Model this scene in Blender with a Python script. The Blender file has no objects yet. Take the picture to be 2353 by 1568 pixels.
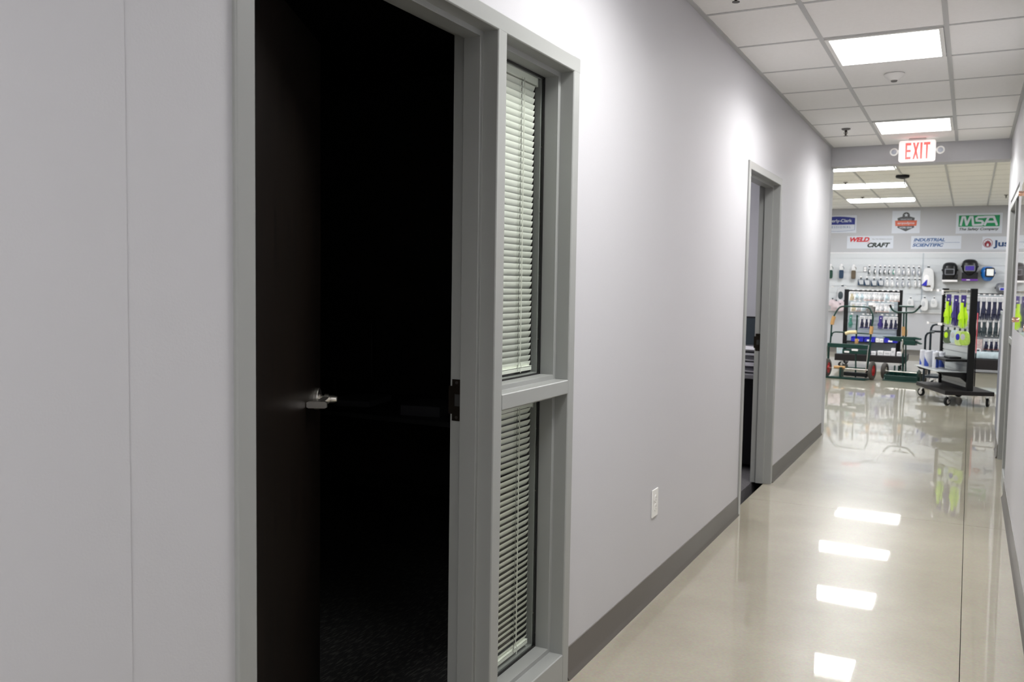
import bpy, math, random
from mathutils import Vector, Matrix
random.seed(7)
SC = bpy.context.scene
COL = SC.collection
PI = math.pi

# ------------------------------------------------------------------ camera
CX, CZ, YAW, PITCH, ROLL, FPX = 1.2167, 1.4187, 27.3445, 3.7706, 0.8921, 2028.89
_ya, _pi, _ro = map(math.radians, (YAW, PITCH, ROLL))
FWD = Vector((-math.sin(_ya)*math.cos(_pi), math.cos(_ya)*math.cos(_pi), -math.sin(_pi)))
_r = Vector((math.cos(_ya), math.sin(_ya), 0)); _u = _r.cross(FWD)
RGT = _r*math.cos(_ro) + _u*math.sin(_ro)
UPV = -_r*math.sin(_ro) + _u*math.cos(_ro)
CAMP = Vector((CX, 0, CZ))
cd = bpy.data.cameras.new('camera'); cam = bpy.data.objects.new('camera', cd); COL.objects.link(cam)
cam.matrix_world = Matrix(((RGT.x, UPV.x, -FWD.x, CX), (RGT.y, UPV.y, -FWD.y, 0), (RGT.z, UPV.z, -FWD.z, CZ), (0, 0, 0, 1)))
cd.sensor_width = 36; cd.lens = 36*FPX/2353; cd.clip_start = .02; cd.clip_end = 100
cd.dof.use_dof = True; cd.dof.focus_distance = 2.9; cd.dof.aperture_fstop = 7.0
SC.camera = cam

# ------------------------------------------------------------------ world and exposure
w = bpy.data.worlds.new('world'); SC.world = w; w.use_nodes = True
w.node_tree.nodes['Background'].inputs[0].default_value = (.6, .65, .7, 1)
w.node_tree.nodes['Background'].inputs[1].default_value = 0.02
SC.view_settings.view_transform = 'Standard'; SC.view_settings.look = 'None'
SC.view_settings.gamma = 1; SC.view_settings.use_curve_mapping = False
SC.view_settings.exposure = 1.70
SC.cycles.max_bounces = 8; SC.cycles.diffuse_bounces = 5; SC.cycles.glossy_bounces = 4
SC.cycles.transmission_bounces = 6; SC.cycles.transparent_max_bounces = 12
SC.cycles.sample_clamp_indirect = 6; SC.cycles.caustics_reflective = False; SC.cycles.caustics_refractive = False
SC.cycles.use_denoising = True

HALL_PANEL = 3.2        # glow of the corridor diffusers
HALL_WATT = 6.6        # lamp power behind each corridor diffuser, W
HALL_SPREAD = 150       # its prismatic lens throws most light downwards
STORE_PANEL = 8.8      # strength of the store ceiling panels
ROOM_PANEL = 15       # lamp of the second office

# main measures of the place
WR, HH, HS = 1.48, 2.739, 3.147         # corridor width, corridor ceiling, store ceiling
YE = 8.9                                # where the corridor opens into the store
YB = 20.72                              # back wall of the store
GX = (.452, 1.052)                      # runners of the corridor ceiling grid
GY = [4.35 + .65*k for k in range(-16, 8)]

def ray(px, py):
    return (FWD*FPX + RGT*(px-1176.5) - UPV*(py-784))
def at(px, py, axis, val):
    """point of the place seen at a spot of the 2353x1568 frame, on the plane axis = val"""
    d = ray(px, py); i = 'xyz'.index(axis)
    return CAMP + d*((val-CAMP[i])/d[i])

# ------------------------------------------------------------------ materials
MATS = {}
def mat(name, col, rough=.5, metal=0, spec=.5, coat=0, coatr=.05, var=0, vscale=8, bump=0, bscale=80, alpha=1, trans=0, emit=0, ecol=None, aniso=None):
    if name in MATS: return MATS[name]
    m = bpy.data.materials.new(name); m.use_nodes = True; nt = m.node_tree
    b = nt.nodes['Principled BSDF']; c4 = (*col, 1)
    b.inputs['Base Color'].default_value = c4; b.inputs['Roughness'].default_value = rough
    b.inputs['Metallic'].default_value = metal; b.inputs['Specular IOR Level'].default_value = spec
    b.inputs['Coat Weight'].default_value = coat; b.inputs['Coat Roughness'].default_value = coatr
    b.inputs['Alpha'].default_value = alpha; b.inputs['Transmission Weight'].default_value = trans
    if emit:
        b.inputs['Emission Color'].default_value = (*(ecol or col), 1); b.inputs['Emission Strength'].default_value = emit
    tc = nt.nodes.new('ShaderNodeTexCoord')
    if var:
        n = nt.nodes.new('ShaderNodeTexNoise'); n.inputs['Scale'].default_value = vscale; n.inputs['Detail'].default_value = 4
        mx = nt.nodes.new('ShaderNodeMix'); mx.data_type = 'RGBA'
        mx.inputs['A'].default_value = (*[c*(1-var) for c in col], 1); mx.inputs['B'].default_value = (*[min(1, c*(1+var)) for c in col], 1)
        nt.links.new(tc.outputs['Object'], n.inputs['Vector']); nt.links.new(n.outputs['Fac'], mx.inputs['Factor'])
        nt.links.new(mx.outputs['Result'], b.inputs['Base Color'])
    if bump:
        n = nt.nodes.new('ShaderNodeTexNoise'); n.inputs['Scale'].default_value = bscale; n.inputs['Detail'].default_value = 3
        bp = nt.nodes.new('ShaderNodeBump'); bp.inputs['Strength'].default_value = bump; bp.inputs['Distance'].default_value = .002
        nt.links.new(tc.outputs['Object'], n.inputs['Vector']); nt.links.new(n.outputs['Fac'], bp.inputs['Height'])
        nt.links.new(bp.outputs['Normal'], b.inputs['Normal'])
    MATS[name] = m
    return m

M_WALL = mat('painted_wall', (.555, .555, .58), .5, spec=.36, var=.012, vscale=2, bump=.12, bscale=260)
M_STOREWALL = mat('store_wall_paint', (.46, .465, .50), .5, var=.02, vscale=2, bump=.1, bscale=200)
M_SOFFIT = M_WALL
M_DARKWALL = mat('darkened_room_wall', (.02, .02, .022), .6, var=.05)  # darkness of the unlit office is put into this wall colour
M_FRAME = mat('frame_enamel', (.325, .335, .325), .34, spec=.45, var=.02, vscale=5, bump=.05, bscale=300)
M_BASE = mat('vinyl_base', (.112, .102, .092), .42, var=.05, vscale=6)
M_TILE = mat('ceiling_tile', (.90, .90, .885), .9, var=.03, vscale=60, bump=.5, bscale=220)
M_GRID = mat('ceiling_grid_metal', (.50, .51, .51), .45, var=.02)
M_GASKET = mat('black_gasket', (.008, .008, .008), .6, var=.1)
M_PANEL = mat('lit_panel', (1, 1, 1), .5, emit=HALL_PANEL, ecol=(1, .985, .97))
M_SPANEL = mat('lit_store_panel', (1, 1, 1), .5, emit=STORE_PANEL, ecol=(.97, .99, 1))
M_RPANEL = mat('lit_office_panel', (1, 1, 1), .5, emit=ROOM_PANEL, ecol=(1, .97, 1))
M_BLIND = mat('blind_slat', (.88, .90, .83), .4, var=.015, vscale=30)
M_CORD = mat('blind_cord', (.8, .8, .74), .8, var=.05)
M_GLASS = None
M_WHITE = mat('white_plastic', (.80, .80, .78), .35, var=.01)
M_BLACKM = mat('black_metal', (.009, .009, .010), .5, spec=.22, var=.1, bump=.1)
M_BLACKW = mat('black_laminate', (.014, .012, .013), .5, spec=.25, var=.15, vscale=20)
M_BRONZE = mat('dark_bronze', (.035, .028, .022), .4, metal=.8, var=.1)
M_STEEL = mat('satin_nickel', (.80, .77, .72), .28, metal=1, var=.03)
M_CHROME = mat('chrome', (.8, .8, .8), .12, metal=1, var=.02)
M_GREEN = mat('green_enamel', (.004, .036, .028), .35, spec=.35, coat=.15, var=.12, vscale=12)
M_NAVYTUBE = mat('dark_blue_enamel', (.006, .014, .022), .35, spec=.35, coat=.1, var=.1)
M_RUBBER = mat('grey_rubber', (.06, .053, .048), .8, var=.12, bump=.2)
M_RED = mat('red_hub_enamel', (.42, .012, .015), .4, var=.1)
M_CARD = mat('cardboard', (.50, .29, .12), .85, var=.08, vscale=25)
M_CREAM = mat('cream_wrap', (.72, .60, .36), .8, var=.08)
M_TAB = mat('white_price_tab', (.85, .83, .85), .4, var=.03)
M_SLAT = mat('white_slatwall_laminate', (.62, .64, .67), .17, spec=.6, var=.01)
M_SLATG = mat('grey_slatwall_laminate', (.36, .39, .42), .35, var=.02)
M_SIGN = mat('white_sign_face', (.60, .63, .70), .4, var=.01)
M_NAVY = mat('navy_print', (.012, .022, .20), .5, var=.05)
M_BLUE = mat('steel_blue_print', (.04, .11, .30), .5, var=.05)
M_DKGREY = mat('dark_grey_print', (.075, .08, .09), .5, var=.05)
M_ORANGE = mat('orange_print', (.65, .13, .07), .5, var=.05)
M_GREENP = mat('green_print', (.0, .25, .09), .45, var=.03)
M_REDP = mat('red_print', (.55, .02, .03), .5, var=.05)
M_MAROON = mat('maroon_print', (.24, .015, .03), .5, var=.05)
M_BLACKP = mat('black_print', (.012, .022, .02), .5, var=.05)
M_DKBLUE = mat('dark_blue_letter', (.01, .05, .16), .5, var=.05)
M_NEON = mat('neon_knit', (.60, .95, .02), .75, var=.08, bump=.3)
M_INDIGO = mat('indigo_knit', (.045, .028, .20), .75, var=.1, bump=.3)
M_NAVYK = mat('navy_knit', (.015, .017, .05), .8, var=.15, bump=.3)
M_GREYK = mat('grey_fabric', (.17, .165, .16), .85, var=.15, bump=.3)
M_TEAL = mat('teal_plastic', (.06, .22, .18), .4, var=.1)
M_DKPL = mat('smoky_plastic', (.035, .05, .06), .3, var=.1)
M_PBAG = mat('pale_poly_bag', (.52, .53, .56), .25, spec=.6, var=.12, vscale=25, bump=.5, bscale=40)
M_WBAG = mat('white_poly_bag', (.68, .68, .70), .3, var=.08, vscale=20, bump=.5, bscale=30)
M_PINKBAG = mat('pinkish_poly_bag', (.62, .52, .56), .3, var=.12, vscale=20, bump=.5, bscale=30)
M_PALEBLUE = mat('pale_blue_pack', (.50, .60, .66), .4, var=.12, vscale=20)
M_CREAMG = mat('cream_leather', (.52, .46, .33), .8, var=.15, vscale=15, bump=.3)
M_BLUEBIN = mat('cobalt_bin', (.018, .02, .42), .35, var=.08)
M_BROWN = mat('brown_fabric', (.10, .075, .05), .8, var=.1)
M_DKGREEN = mat('dark_green_fabric', (.012, .05, .035), .8, var=.1)
M_DKNAVY = mat('slate_navy_fabric', (.014, .04, .085), .7, var=.1)
M_CYAN = mat('bright_blue_shell', (.01, .14, .50), .25, coat=.6, var=.1)
M_BLACKG = mat('gloss_black_shell', (.010, .010, .012), .38, spec=.3, coat=.1, var=.1)
M_SILVER = mat('grey_shell', (.16, .165, .19), .35, coat=.3, var=.08)
M_PURPLE = mat('purple_lens', (.05, .02, .33), .15, coat=.8, var=.05)
M_PSTRIP = mat('purple_strip', (.13, .03, .30), .4, var=.05)
M_BOTTLE = mat('bottle_white', (.66, .67, .74), .3, var=.03)
M_BOTTLEB = mat('bottle_blue_label', (.03, .07, .38), .35, var=.05)
M_PAPER = mat('paper', (.78, .77, .80), .8, var=.02)
M_PINKED = mat('coral_card', (.75, .12, .15), .5, var=.05)
M_HOLE = mat('socket_dark', (.03, .03, .03), .6, var=.1)

def wood_mat():
    m = mat('espresso_veneer', (.02, .013, .01), .4, spec=.25, coat=.1, coatr=.3)
    nt = m.node_tree; b = nt.nodes['Principled BSDF']; tc = nt.nodes['Texture Coordinate']
    mp = nt.nodes.new('ShaderNodeMapping'); mp.inputs['Scale'].default_value = (45, 45, 1.2)
    n = nt.nodes.new('ShaderNodeTexNoise'); n.inputs['Scale'].default_value = 2.5; n.inputs['Detail'].default_value = 6
    cr = nt.nodes.new('ShaderNodeValToRGB')
    cr.color_ramp.elements[0].position = .35; cr.color_ramp.elements[0].color = (.003, .002, .0015, 1)
    cr.color_ramp.elements[1].position = .72; cr.color_ramp.elements[1].color = (.012, .0075, .005, 1)
    nt.links.new(tc.outputs['Object'], mp.inputs[0]); nt.links.new(mp.outputs[0], n.inputs['Vector'])
    nt.links.new(n.outputs['Fac'], cr.inputs[0]); nt.links.new(cr.outputs[0], b.inputs['Base Color'])
    return m
M_WOOD = wood_mat()

def floor_mat():
    m = mat('polished_concrete', (.36, .32, .26), .30, spec=.5, coat=.85, coatr=.022)
    nt = m.node_tree; b = nt.nodes['Principled BSDF']; tc = nt.nodes['Texture Coordinate']
    n1 = nt.nodes.new('ShaderNodeTexNoise'); n1.inputs['Scale'].default_value = 1.6; n1.inputs['Detail'].default_value = 6; n1.inputs['Roughness'].default_value = .6
    n2 = nt.nodes.new('ShaderNodeTexNoise'); n2.inputs['Scale'].default_value = 90; n2.inputs['Detail'].default_value = 3
    v = nt.nodes.new('ShaderNodeTexVoronoi'); v.inputs['Scale'].default_value = 9
    cr = nt.nodes.new('ShaderNodeValToRGB')
    cr.color_ramp.elements[0].position = .3; cr.color_ramp.elements[0].color = (.315, .285, .218, 1)
    cr.color_ramp.elements[1].position = .72; cr.color_ramp.elements[1].color = (.415, .383, .302, 1)
    ad = nt.nodes.new('ShaderNodeMix'); ad.data_type = 'RGBA'; ad.blend_type = 'OVERLAY'; ad.inputs['Factor'].default_value = .22
    sp = nt.nodes.new('ShaderNodeValToRGB')
    sp.color_ramp.elements[0].position = .012; sp.color_ramp.elements[0].color = (.35, .3, .25, 1)
    sp.color_ramp.elements[1].position = .02; sp.color_ramp.elements[1].color = (1, 1, 1, 1)
    mu = nt.nodes.new('ShaderNodeMix'); mu.data_type = 'RGBA'; mu.blend_type = 'MULTIPLY'; mu.inputs['Factor'].default_value = .8
    L = nt.links.new
    for k in (n1, n2, v): L(tc.outputs['Object'], k.inputs['Vector'])
    L(n1.outputs['Fac'], cr.inputs[0]); L(cr.outputs[0], ad.inputs['A']); L(n2.outputs['Color'], ad.inputs['B'])
    L(v.outputs['Distance'], sp.inputs[0]); L(ad.outputs['Result'], mu.inputs['A']); L(sp.outputs[0], mu.inputs['B'])
    L(mu.outputs['Result'], b.inputs['Base Color'])
    n3 = nt.nodes.new('ShaderNodeTexNoise'); n3.inputs['Scale'].default_value = 1.1; n3.inputs['Detail'].default_value = 1
    bp = nt.nodes.new('ShaderNodeBump'); bp.inputs['Strength'].default_value = .35; bp.inputs['Distance'].default_value = .0035
    L(tc.outputs['Object'], n3.inputs['Vector']); L(n3.outputs['Fac'], bp.inputs['Height'])
    L(bp.outputs['Normal'], b.inputs['Coat Normal'])
    return m
M_FLOOR = floor_mat()

def carpet_mat():
    m = mat('dark_carpet', (.012, .011, .012), .95)
    nt = m.node_tree; b = nt.nodes['Principled BSDF']; tc = nt.nodes['Texture Coordinate']
    mp = nt.nodes.new('ShaderNodeMapping'); mp.inputs['Scale'].default_value = (130, 22, 1); mp.inputs['Rotation'].default_value = (0, 0, .0)
    n = nt.nodes.new('ShaderNodeTexNoise'); n.inputs['Scale'].default_value = 1; n.inputs['Detail'].default_value = 2
    cr = nt.nodes.new('ShaderNodeValToRGB')
    cr.color_ramp.elements[0].position = .5; cr.color_ramp.elements[0].color = (.004, .004, .004, 1)
    cr.color_ramp.elements[1].position = .68; cr.color_ramp.elements[1].color = (.05, .048, .046, 1)
    L = nt.links.new
    L(tc.outputs['Object'], mp.inputs[0]); L(mp.outputs[0], n.inputs['Vector']); L(n.outputs['Fac'], cr.inputs[0]); L(cr.outputs[0], b.inputs['Base Color'])
    return m
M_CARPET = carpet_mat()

def glass_mat():
    m = bpy.data.materials.new('clear_glass'); m.use_nodes = True; nt = m.node_tree
    for n in list(nt.nodes): nt.nodes.remove(n)
    o = nt.nodes.new('ShaderNodeOutputMaterial'); mx = nt.nodes.new('ShaderNodeMixShader')
    t = nt.nodes.new('ShaderNodeBsdfTransparent'); t.inputs[0].default_value = (.975, .99, .975, 1)
    g = nt.nodes.new('ShaderNodeBsdfGlossy'); g.inputs['Roughness'].default_value = .01
    f = nt.nodes.new('ShaderNodeFresnel'); f.inputs[0].default_value = 1.45
    L = nt.links.new
    ge = nt.nodes.new('ShaderNodeNewGeometry'); iv = nt.nodes.new('ShaderNodeMath'); iv.operation = 'SUBTRACT'; iv.inputs[0].default_value = 1
    ml = nt.nodes.new('ShaderNodeMath'); ml.operation = 'MULTIPLY'
    L(ge.outputs['Backfacing'], iv.inputs[1]); L(iv.outputs[0], ml.inputs[0]); L(f.outputs[0], ml.inputs[1]); L(ml.outputs[0], mx.inputs[0]); L(t.outputs[0], mx.inputs[1]); L(g.outputs[0], mx.inputs[2]); L(mx.outputs[0], o.inputs[0])
    return m
M_GLASS = glass_mat()

# ------------------------------------------------------------------ mesh helpers
class MB:
    def __init__(s): s.v = []; s.f = []; s.m = Matrix()
    def add(s, vs, fs):
        k = len(s.v); s.v += [s.m @ Vector(v) for v in vs]; s.f += [[i+k for i in f] for f in fs]; return s
    def box(s, x0, x1, y0, y1, z0, z1):
        if x0 > x1: x0, x1 = x1, x0
        if y0 > y1: y0, y1 = y1, y0
        if z0 > z1: z0, z1 = z1, z0
        return s.add([(x0,y0,z0),(x1,y0,z0),(x1,y1,z0),(x0,y1,z0),(x0,y0,z1),(x1,y0,z1),(x1,y1,z1),(x0,y1,z1)],
                     [(0,3,2,1),(4,5,6,7),(0,1,5,4),(1,2,6,5),(2,3,7,6),(3,0,4,7)])
    def prism(s, poly, fn, a, b):
        """poly: 2-D outline; fn(u, v, t) -> point; runs from t = a to t = b"""
        n = len(poly)
        return s.add([fn(u, v, a) for u, v in poly] + [fn(u, v, b) for u, v in poly],
                     [list(range(n))[::-1], list(range(n, 2*n))] + [(i, (i+1) % n, (i+1) % n+n, i+n) for i in range(n)])
    def tube(s, pts, r, n=8, r2=None):
        pts = [Vector(p) for p in pts]; rings = []; N = len(pts)
        prev = None
        for i, p in enumerate(pts):
            t = (pts[min(i+1, N-1)] - pts[max(i-1, 0)]).normalized()
            if prev is None:
                a = t.orthogonal().normalized()
            else:
                a = (prev - t*prev.dot(t)).normalized()
            prev = a; b = t.cross(a); rr = r if r2 is None else r + (r2-r)*i/(N-1)
            rings.append([p + a*math.cos(2*PI*k/n)*rr + b*math.sin(2*PI*k/n)*rr for k in range(n)])
        return s.loft(rings)
    def loft(s, rings, caps=True):
        n = len(rings[0]); vs = [q for r in rings for q in r]; fs = []
        for i in range(len(rings)-1):
            for k in range(n):
                fs.append((i*n+k, i*n+(k+1) % n, (i+1)*n+(k+1) % n, (i+1)*n+k))
        if caps: fs += [list(range(n))[::-1], [(len(rings)-1)*n+k for k in range(n)]]
        return s.add(vs, fs)
    def lathe(s, prof, o, axis='z', n=20):
        """prof: (radius, height) pairs about an axis through o"""
        rings = []
        for r, h in prof:
            ring = []
            for k in range(n):
                a, b = r*math.cos(2*PI*k/n), r*math.sin(2*PI*k/n)
                ring.append({'z': (o[0]+a, o[1]+b, o[2]+h), 'x': (o[0]+h, o[1]+a, o[2]+b), 'y': (o[0]+b, o[1]+h, o[2]+a)}[axis])
            rings.append(ring)
        return s.loft(rings)
    def pillow(s, w, h, t, z1=0, y=0, x=0, p=3.5, top=1.0, n=18):
        """a flattened bag or pack: outline w x h hanging down from z1, bulging t towards -y and +y"""
        rings = []
        for k in (-1, -.92, -.6, 0, .6, .92, 1):
            sc = (1-abs(k)**4)**.25 if abs(k) < 1 else .0; sc = .86 + .14*sc if abs(k) < 1 else .80
            ring = []
            for i in range(n):
                a = 2*PI*i/n; c, q = math.cos(a), math.sin(a)
                u = math.copysign(abs(c)**(2/p), c)*w/2*sc; vv = math.copysign(abs(q)**(2/p), q)*h/2*sc
                u *= 1 + (top-1)*(vv/h+.5)
                ring.append((x+u, y+k*t/2, z1-h/2+vv))
            rings.append(ring)
        return s.loft(rings)
    def build(s, name, m, parent=None, smooth=False, bevel=0, seg=2):
        me = bpy.data.meshes.new(name); me.from_pydata([tuple(v) for v in s.v], [], s.f); me.materials.append(m)
        import bmesh
        bm = bmesh.new(); bm.from_mesh(me); bmesh.ops.recalc_face_normals(bm, faces=bm.faces); bm.to_mesh(me); bm.free()
        if smooth:
            for p in me.polygons: p.use_smooth = True
        o = bpy.data.objects.new(name, me); COL.objects.link(o)
        if parent: o.parent = parent
        if bevel:
            bv = o.modifiers.new('bevel', 'BEVEL'); bv.width = bevel; bv.segments = seg; bv.limit_method = 'ANGLE'; bv.angle_limit = math.radians(40)
            for p in me.polygons: p.use_smooth = True
            try: bv.harden_normals = True
            except Exception: pass
        elif smooth:
            es = o.modifiers.new('split', 'EDGE_SPLIT'); es.split_angle = math.radians(42)
        return o

def structure(o, label=None):
    o['kind'] = 'structure'
    if label: o['label'] = label
    return o
def tag(o, label, cat, group=None):
    o['label'] = label; o['category'] = cat; o['kind'] = 'thing'
    if group: o['group'] = group
    return o
def thing(name, label, cat, loc=(0, 0, 0), rz=0, group=None):
    o = bpy.data.objects.new(name, None); COL.objects.link(o); o.location = loc; o.rotation_euler = (0, 0, rz)
    o.empty_display_size = .05
    return tag(o, label, cat, group)
def dup(o, parent=None):
    c = o.copy(); COL.objects.link(c)
    if parent: c.parent = parent
    for ch in list(o.children): dup(ch, c)
    return c
class Kind:
    """first use moves the built thing itself, later uses copy it with its parts"""
    def __init__(s, make): s.make = make; s.o = None
    def put(s, label, loc, rz=0, group=None, scale=None):
        if s.o is None: s.o = s.make(); o = s.o
        else: o = dup(s.o)
        o.location = loc; o.rotation_euler = (0, 0, rz); o['label'] = label
        if scale: o.scale = scale if hasattr(scale, '__len__') else (scale,)*3
        if group: o['group'] = group
        elif 'group' in o: del o['group']
        return o
ORD = ['first', 'second', 'third', 'fourth', 'fifth', 'sixth', 'seventh', 'eighth', 'ninth', 'tenth', 'eleventh', 'twelfth']
def text(body, m, parent, loc, size, name='lettering', sx=1, shear=0, bold=0, align='LEFT', rot=(PI/2, 0, 0), ext=.001, space=1):
    c = bpy.data.curves.new(name, 'FONT'); c.body = body; c.size = size; c.shear = shear; c.offset = bold; c.extrude = ext
    c.align_x = align; c.space_character = space; c.materials.append(m)
    q = bpy.data.objects.new(name, c); COL.objects.link(q)
    dg = bpy.context.evaluated_depsgraph_get(); me = bpy.data.meshes.new_from_object(q.evaluated_get(dg))
    bpy.data.objects.remove(q); me.materials.clear(); me.materials.append(m)
    o = bpy.data.objects.new(name, me); COL.objects.link(o); o.parent = parent; o.location = loc; o.rotation_euler = rot; o.scale = (sx, 1, 1)
    return o

# ------------------------------------------------------------------ the shell
WX = -.010                                # corridor face of the left wall
FB = -.147                                # room face of the frames
D1 = (1.2316, 2.2424+.0508*0, 2.2956, 2.8304)  # outer far edge of the left jamb ... see frame()
FT = 2.184                                # top of the frames
LEFT_OPEN = [(1.2316, 2.8304), (5.4452, 6.4893)]
RIGHT_OPEN = (6.86, 8.46)

def wall_with_openings(name, x0, x1, y0, y1, H, opens, m):
    b = MB(); y = y0
    for a, c in opens:
        b.box(x0, x1, y, a+.03, 0, H); b.box(x0, x1, a+.03, c-.03, FT-.03, H); y = c-.03
    b.box(x0, x1, y, y1, 0, H)
    return structure(b.build(name, m))
wall_with_openings('wall_left', FB+.012, WX, .998, YE, HH+.3, LEFT_OPEN, M_WALL)
structure(MB().box(FB+.012, WX+.002, -6, .9968, 0, HH+.3).build('wall_left', M_WALL, bevel=.001))
wall_with_openings('wall_right', WR, WR+.125, -6, YE+.06, HH+.3, [RIGHT_OPEN], M_WALL)
structure(MB().box(-.2, 1.7, -6.12, -6, 0, HH+.3).build('wall_back', M_WALL))
# header over the opening into the store
structure(MB().box(-.01, WR, YE, YE+.2, 2.565, HS+.1).build('trim_1', M_WALL, bevel=.002), 'grey header above the opening into the shop')
# store shell
structure(MB().box(-6, -.01, YE+.0, YE+.2, 0, HS+.1).build('wall_front', M_STOREWALL))
structure(MB().box(WR+.125, 7, YE+.0, YE+.2, 0, HS+.1).build('wall_front', M_STOREWALL))
structure(MB().box(-6, 7, YB, YB+.12, 0, HS+.1).build('wall_back_store', M_STOREWALL))
structure(MB().box(-6.12, -6, YE, YB, 0, HS+.1).build('wall_left_store', M_STOREWALL))
structure(MB().box(7, 7.12, YE, YB, 0, HS+.1).build('wall_right_store', M_STOREWALL))
# floor with saw cuts
J = .0014
fl = MB()
XJ = 1.243; YJ = 5.93
for xa, xb in ((-6, XJ-J), (XJ+J, 7)):
    for ya, yb in ((YE, 14.6-J), (14.6+J, YB)):
        fl.box(xa, xb, ya, yb, -.1, 0)
for xa, xb in ((-.05, XJ-J), (XJ+J, WR+.06)):
    for ya, yb in ((-6, YJ-J), (YJ+J, YE)):
        fl.box(xa, xb, ya, yb, -.1, 0)
structure(fl.build('floor', M_FLOOR), 'polished tan concrete floor with thin saw cut joints')
structure(MB().box(-6, 7, -6, YB, -.13, -.1).build('floor', mat('joint_filler', (.16, .18, .20), .8, var=.1)))

# coved rubber baseboards
def baseboard(name, y0, y1, x, sgn):
    prof = [(0, 0), (.016, 0), (.0155, .003), (.009, .012), (.0055, .024), (.0045, .10), (.003, .116), (0, .117)]
    return structure(MB().prism(prof, lambda u, v, t: (x+sgn*u, t, v), y0, y1).build(name, M_BASE, smooth=True))
baseboard('baseboard_left', -6, .997, WX+.0025, 1)
baseboard('baseboard_left', .998, 1.2316, WX, 1)
baseboard('baseboard_left', 2.8304, 5.4452, WX, 1)
baseboard('baseboard_left', 6.4893, YE, WX, 1)
baseboard('baseboard_right', -6, RIGHT_OPEN[0], WR, -1)
baseboard('baseboard_right', RIGHT_OPEN[1], YE+.06, WR, -1)
structure(MB().prism([(0, 0), (.016, 0), (.006, .02), (.004, .116), (0, .117)], lambda u, v, t: (t, YB-u, v), -6, 7).build('baseboard_back', M_BASE, smooth=True))

# corridor ceiling: lay-in tiles, grid, wall angle
xs = [-.01, GX[0], GX[1], WR]
hall_lights = []; LITK = (1, 5, 8, 13, 17, 21)
tiles = MB()
lit = set()
for k in range(len(GY)-1):
    ya, yb = GY[k], GY[k+1]
    for i in range(3):
        xa, xb = xs[i], xs[i+1]
        if i == 1 and k in LITK:
            hall_lights.append((ya, yb)); continue
        tiles.box(xa+.006, xb-.006, ya+.006, yb-.006, HH+.002, HH+.02)
ceil = structure(tiles.build('ceiling', M_TILE), 'off-white lay-in ceiling tiles')
g = MB()
for x in GX: g.box(x-.012, x+.012, GY[0], YE, HH-.001, HH+.006)
for y in GY[:-1]:
    for i in range(3):
        g.box(xs[i]+(.012 if i else 0), xs[i+1]-(.012 if i < 2 else 0), y-.010, y+.010, HH-.0005, HH+.006)
g.box(-.01, .014, -6, YE, HH-.003, HH+.006); g.box(WR-.022, WR, -6, YE, HH-.003, HH+.006)
g.box(-.01, WR, YE-.02, YE, HH-.002, HH+.006)
g.build('ceiling_grid', M_GRID, ceil)
structure(MB().box(-.14, WR+.1, -6, YE, HH+.25, HH+.3).build('ceiling', M_DARKWALL))

# store ceiling
SX = [-1.03 + .62*k for k in range(-8, 14)]
SY = [YE+.2 + .62*k for k in range(0, 20)]
ROWS = [11.02, 13.68, 16.16, 18.86]
COLS = [-4.75, -1.03, 2.69]  # outer columns are unseen fill lights, added to light the shop evenly
tiles = MB()
def in_light(x, y):
    for r in ROWS:
        for c in COLS:
            if c-.02 < x < c+1.26 and r-.32 < y < r+.32: return True
    return False
tiles.box(-6, 7, YE+.2, YB, HS+.01, HS+.05)
sceil = structure(tiles.build('ceiling', M_TILE), 'shop ceiling of off-white tiles')
g = MB()
for x in SX: g.box(x-.012, x+.012, YE+.2, YB, HS, HS+.01)
for y in SY: g.box(-6, 7, y-.004, y+.004, HS+.0085, HS+.012)
g.build('ceiling_grid', M_GRID, sceil)

# lit panels
def panel(name, label, x0, x1, y0, y1, z, m, group=None):
    t = thing(name, label, 'ceiling light', ((x0+x1)/2, (y0+y1)/2, z))
    if group: t['group'] = group
    a, b = (x1-x0)/2, (y1-y0)/2; r = .022
    f = MB(); f.box(-a, a, -b, -b+r, -.004, .01).box(-a, a, b-r, b, -.004, .01).box(-a, -a+r, -b+r, b-r, -.004, .01).box(a-r, a, -b+r, b-r, -.004, .01)
    f.build('light_frame', M_WHITE, t, bevel=.002)
    MB().box(-a+r, a-r, -b+r, b-r, 0, .008).build('diffuser', m, t)
    if m is M_PANEL:
        ld = bpy.data.lights.new('troffer_lamp', 'AREA'); ld.shape = 'RECTANGLE'; ld.size = 2*(a-r); ld.size_y = 2*(b-r)
        ld.energy = HALL_WATT; ld.spread = math.radians(HALL_SPREAD); ld.color = (1, .985, .97)
        lo = bpy.data.objects.new('troffer_lamp', ld); COL.objects.link(lo); lo.parent = t; lo.location = (0, 0, -.002)
    return t
seen = 0
for ya, yb in hall_lights:
    if ya > 4: lab = 'square lit ceiling panel nearest the EXIT sign' if ya > 7 else 'large square lit ceiling panel above the smoke sensor, nearer the camera'
    else: lab = 'square lit panel of the corridor ceiling out of view behind the camera'
    panel('ceiling_light', lab, GX[0]+.014, GX[1]-.014, ya+.012, yb-.012, HH-.004, M_PANEL, None if ya > 4 else 'corridor panels above and behind the camera')
for r in ROWS:
    for c in COLS:
        if c == -1.03:
            k = ROWS.index(r)
            lab = ['long lit shop ceiling panel just behind the grey header', 'first long lit panel below the grey header in the shop',
                   'middle long lit panel of the shop ceiling', 'long lit shop panel farthest away, closest to the wall of signs'][k]
            gr = None
        else: lab = 'long fill light panel added out of view in the shop ceiling'; gr = 'added shop fill panels out of view'
        panel('ceiling_light', lab, c, c+1.22, r-.3, r+.3, HS-.006, M_SPANEL, gr)

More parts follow.
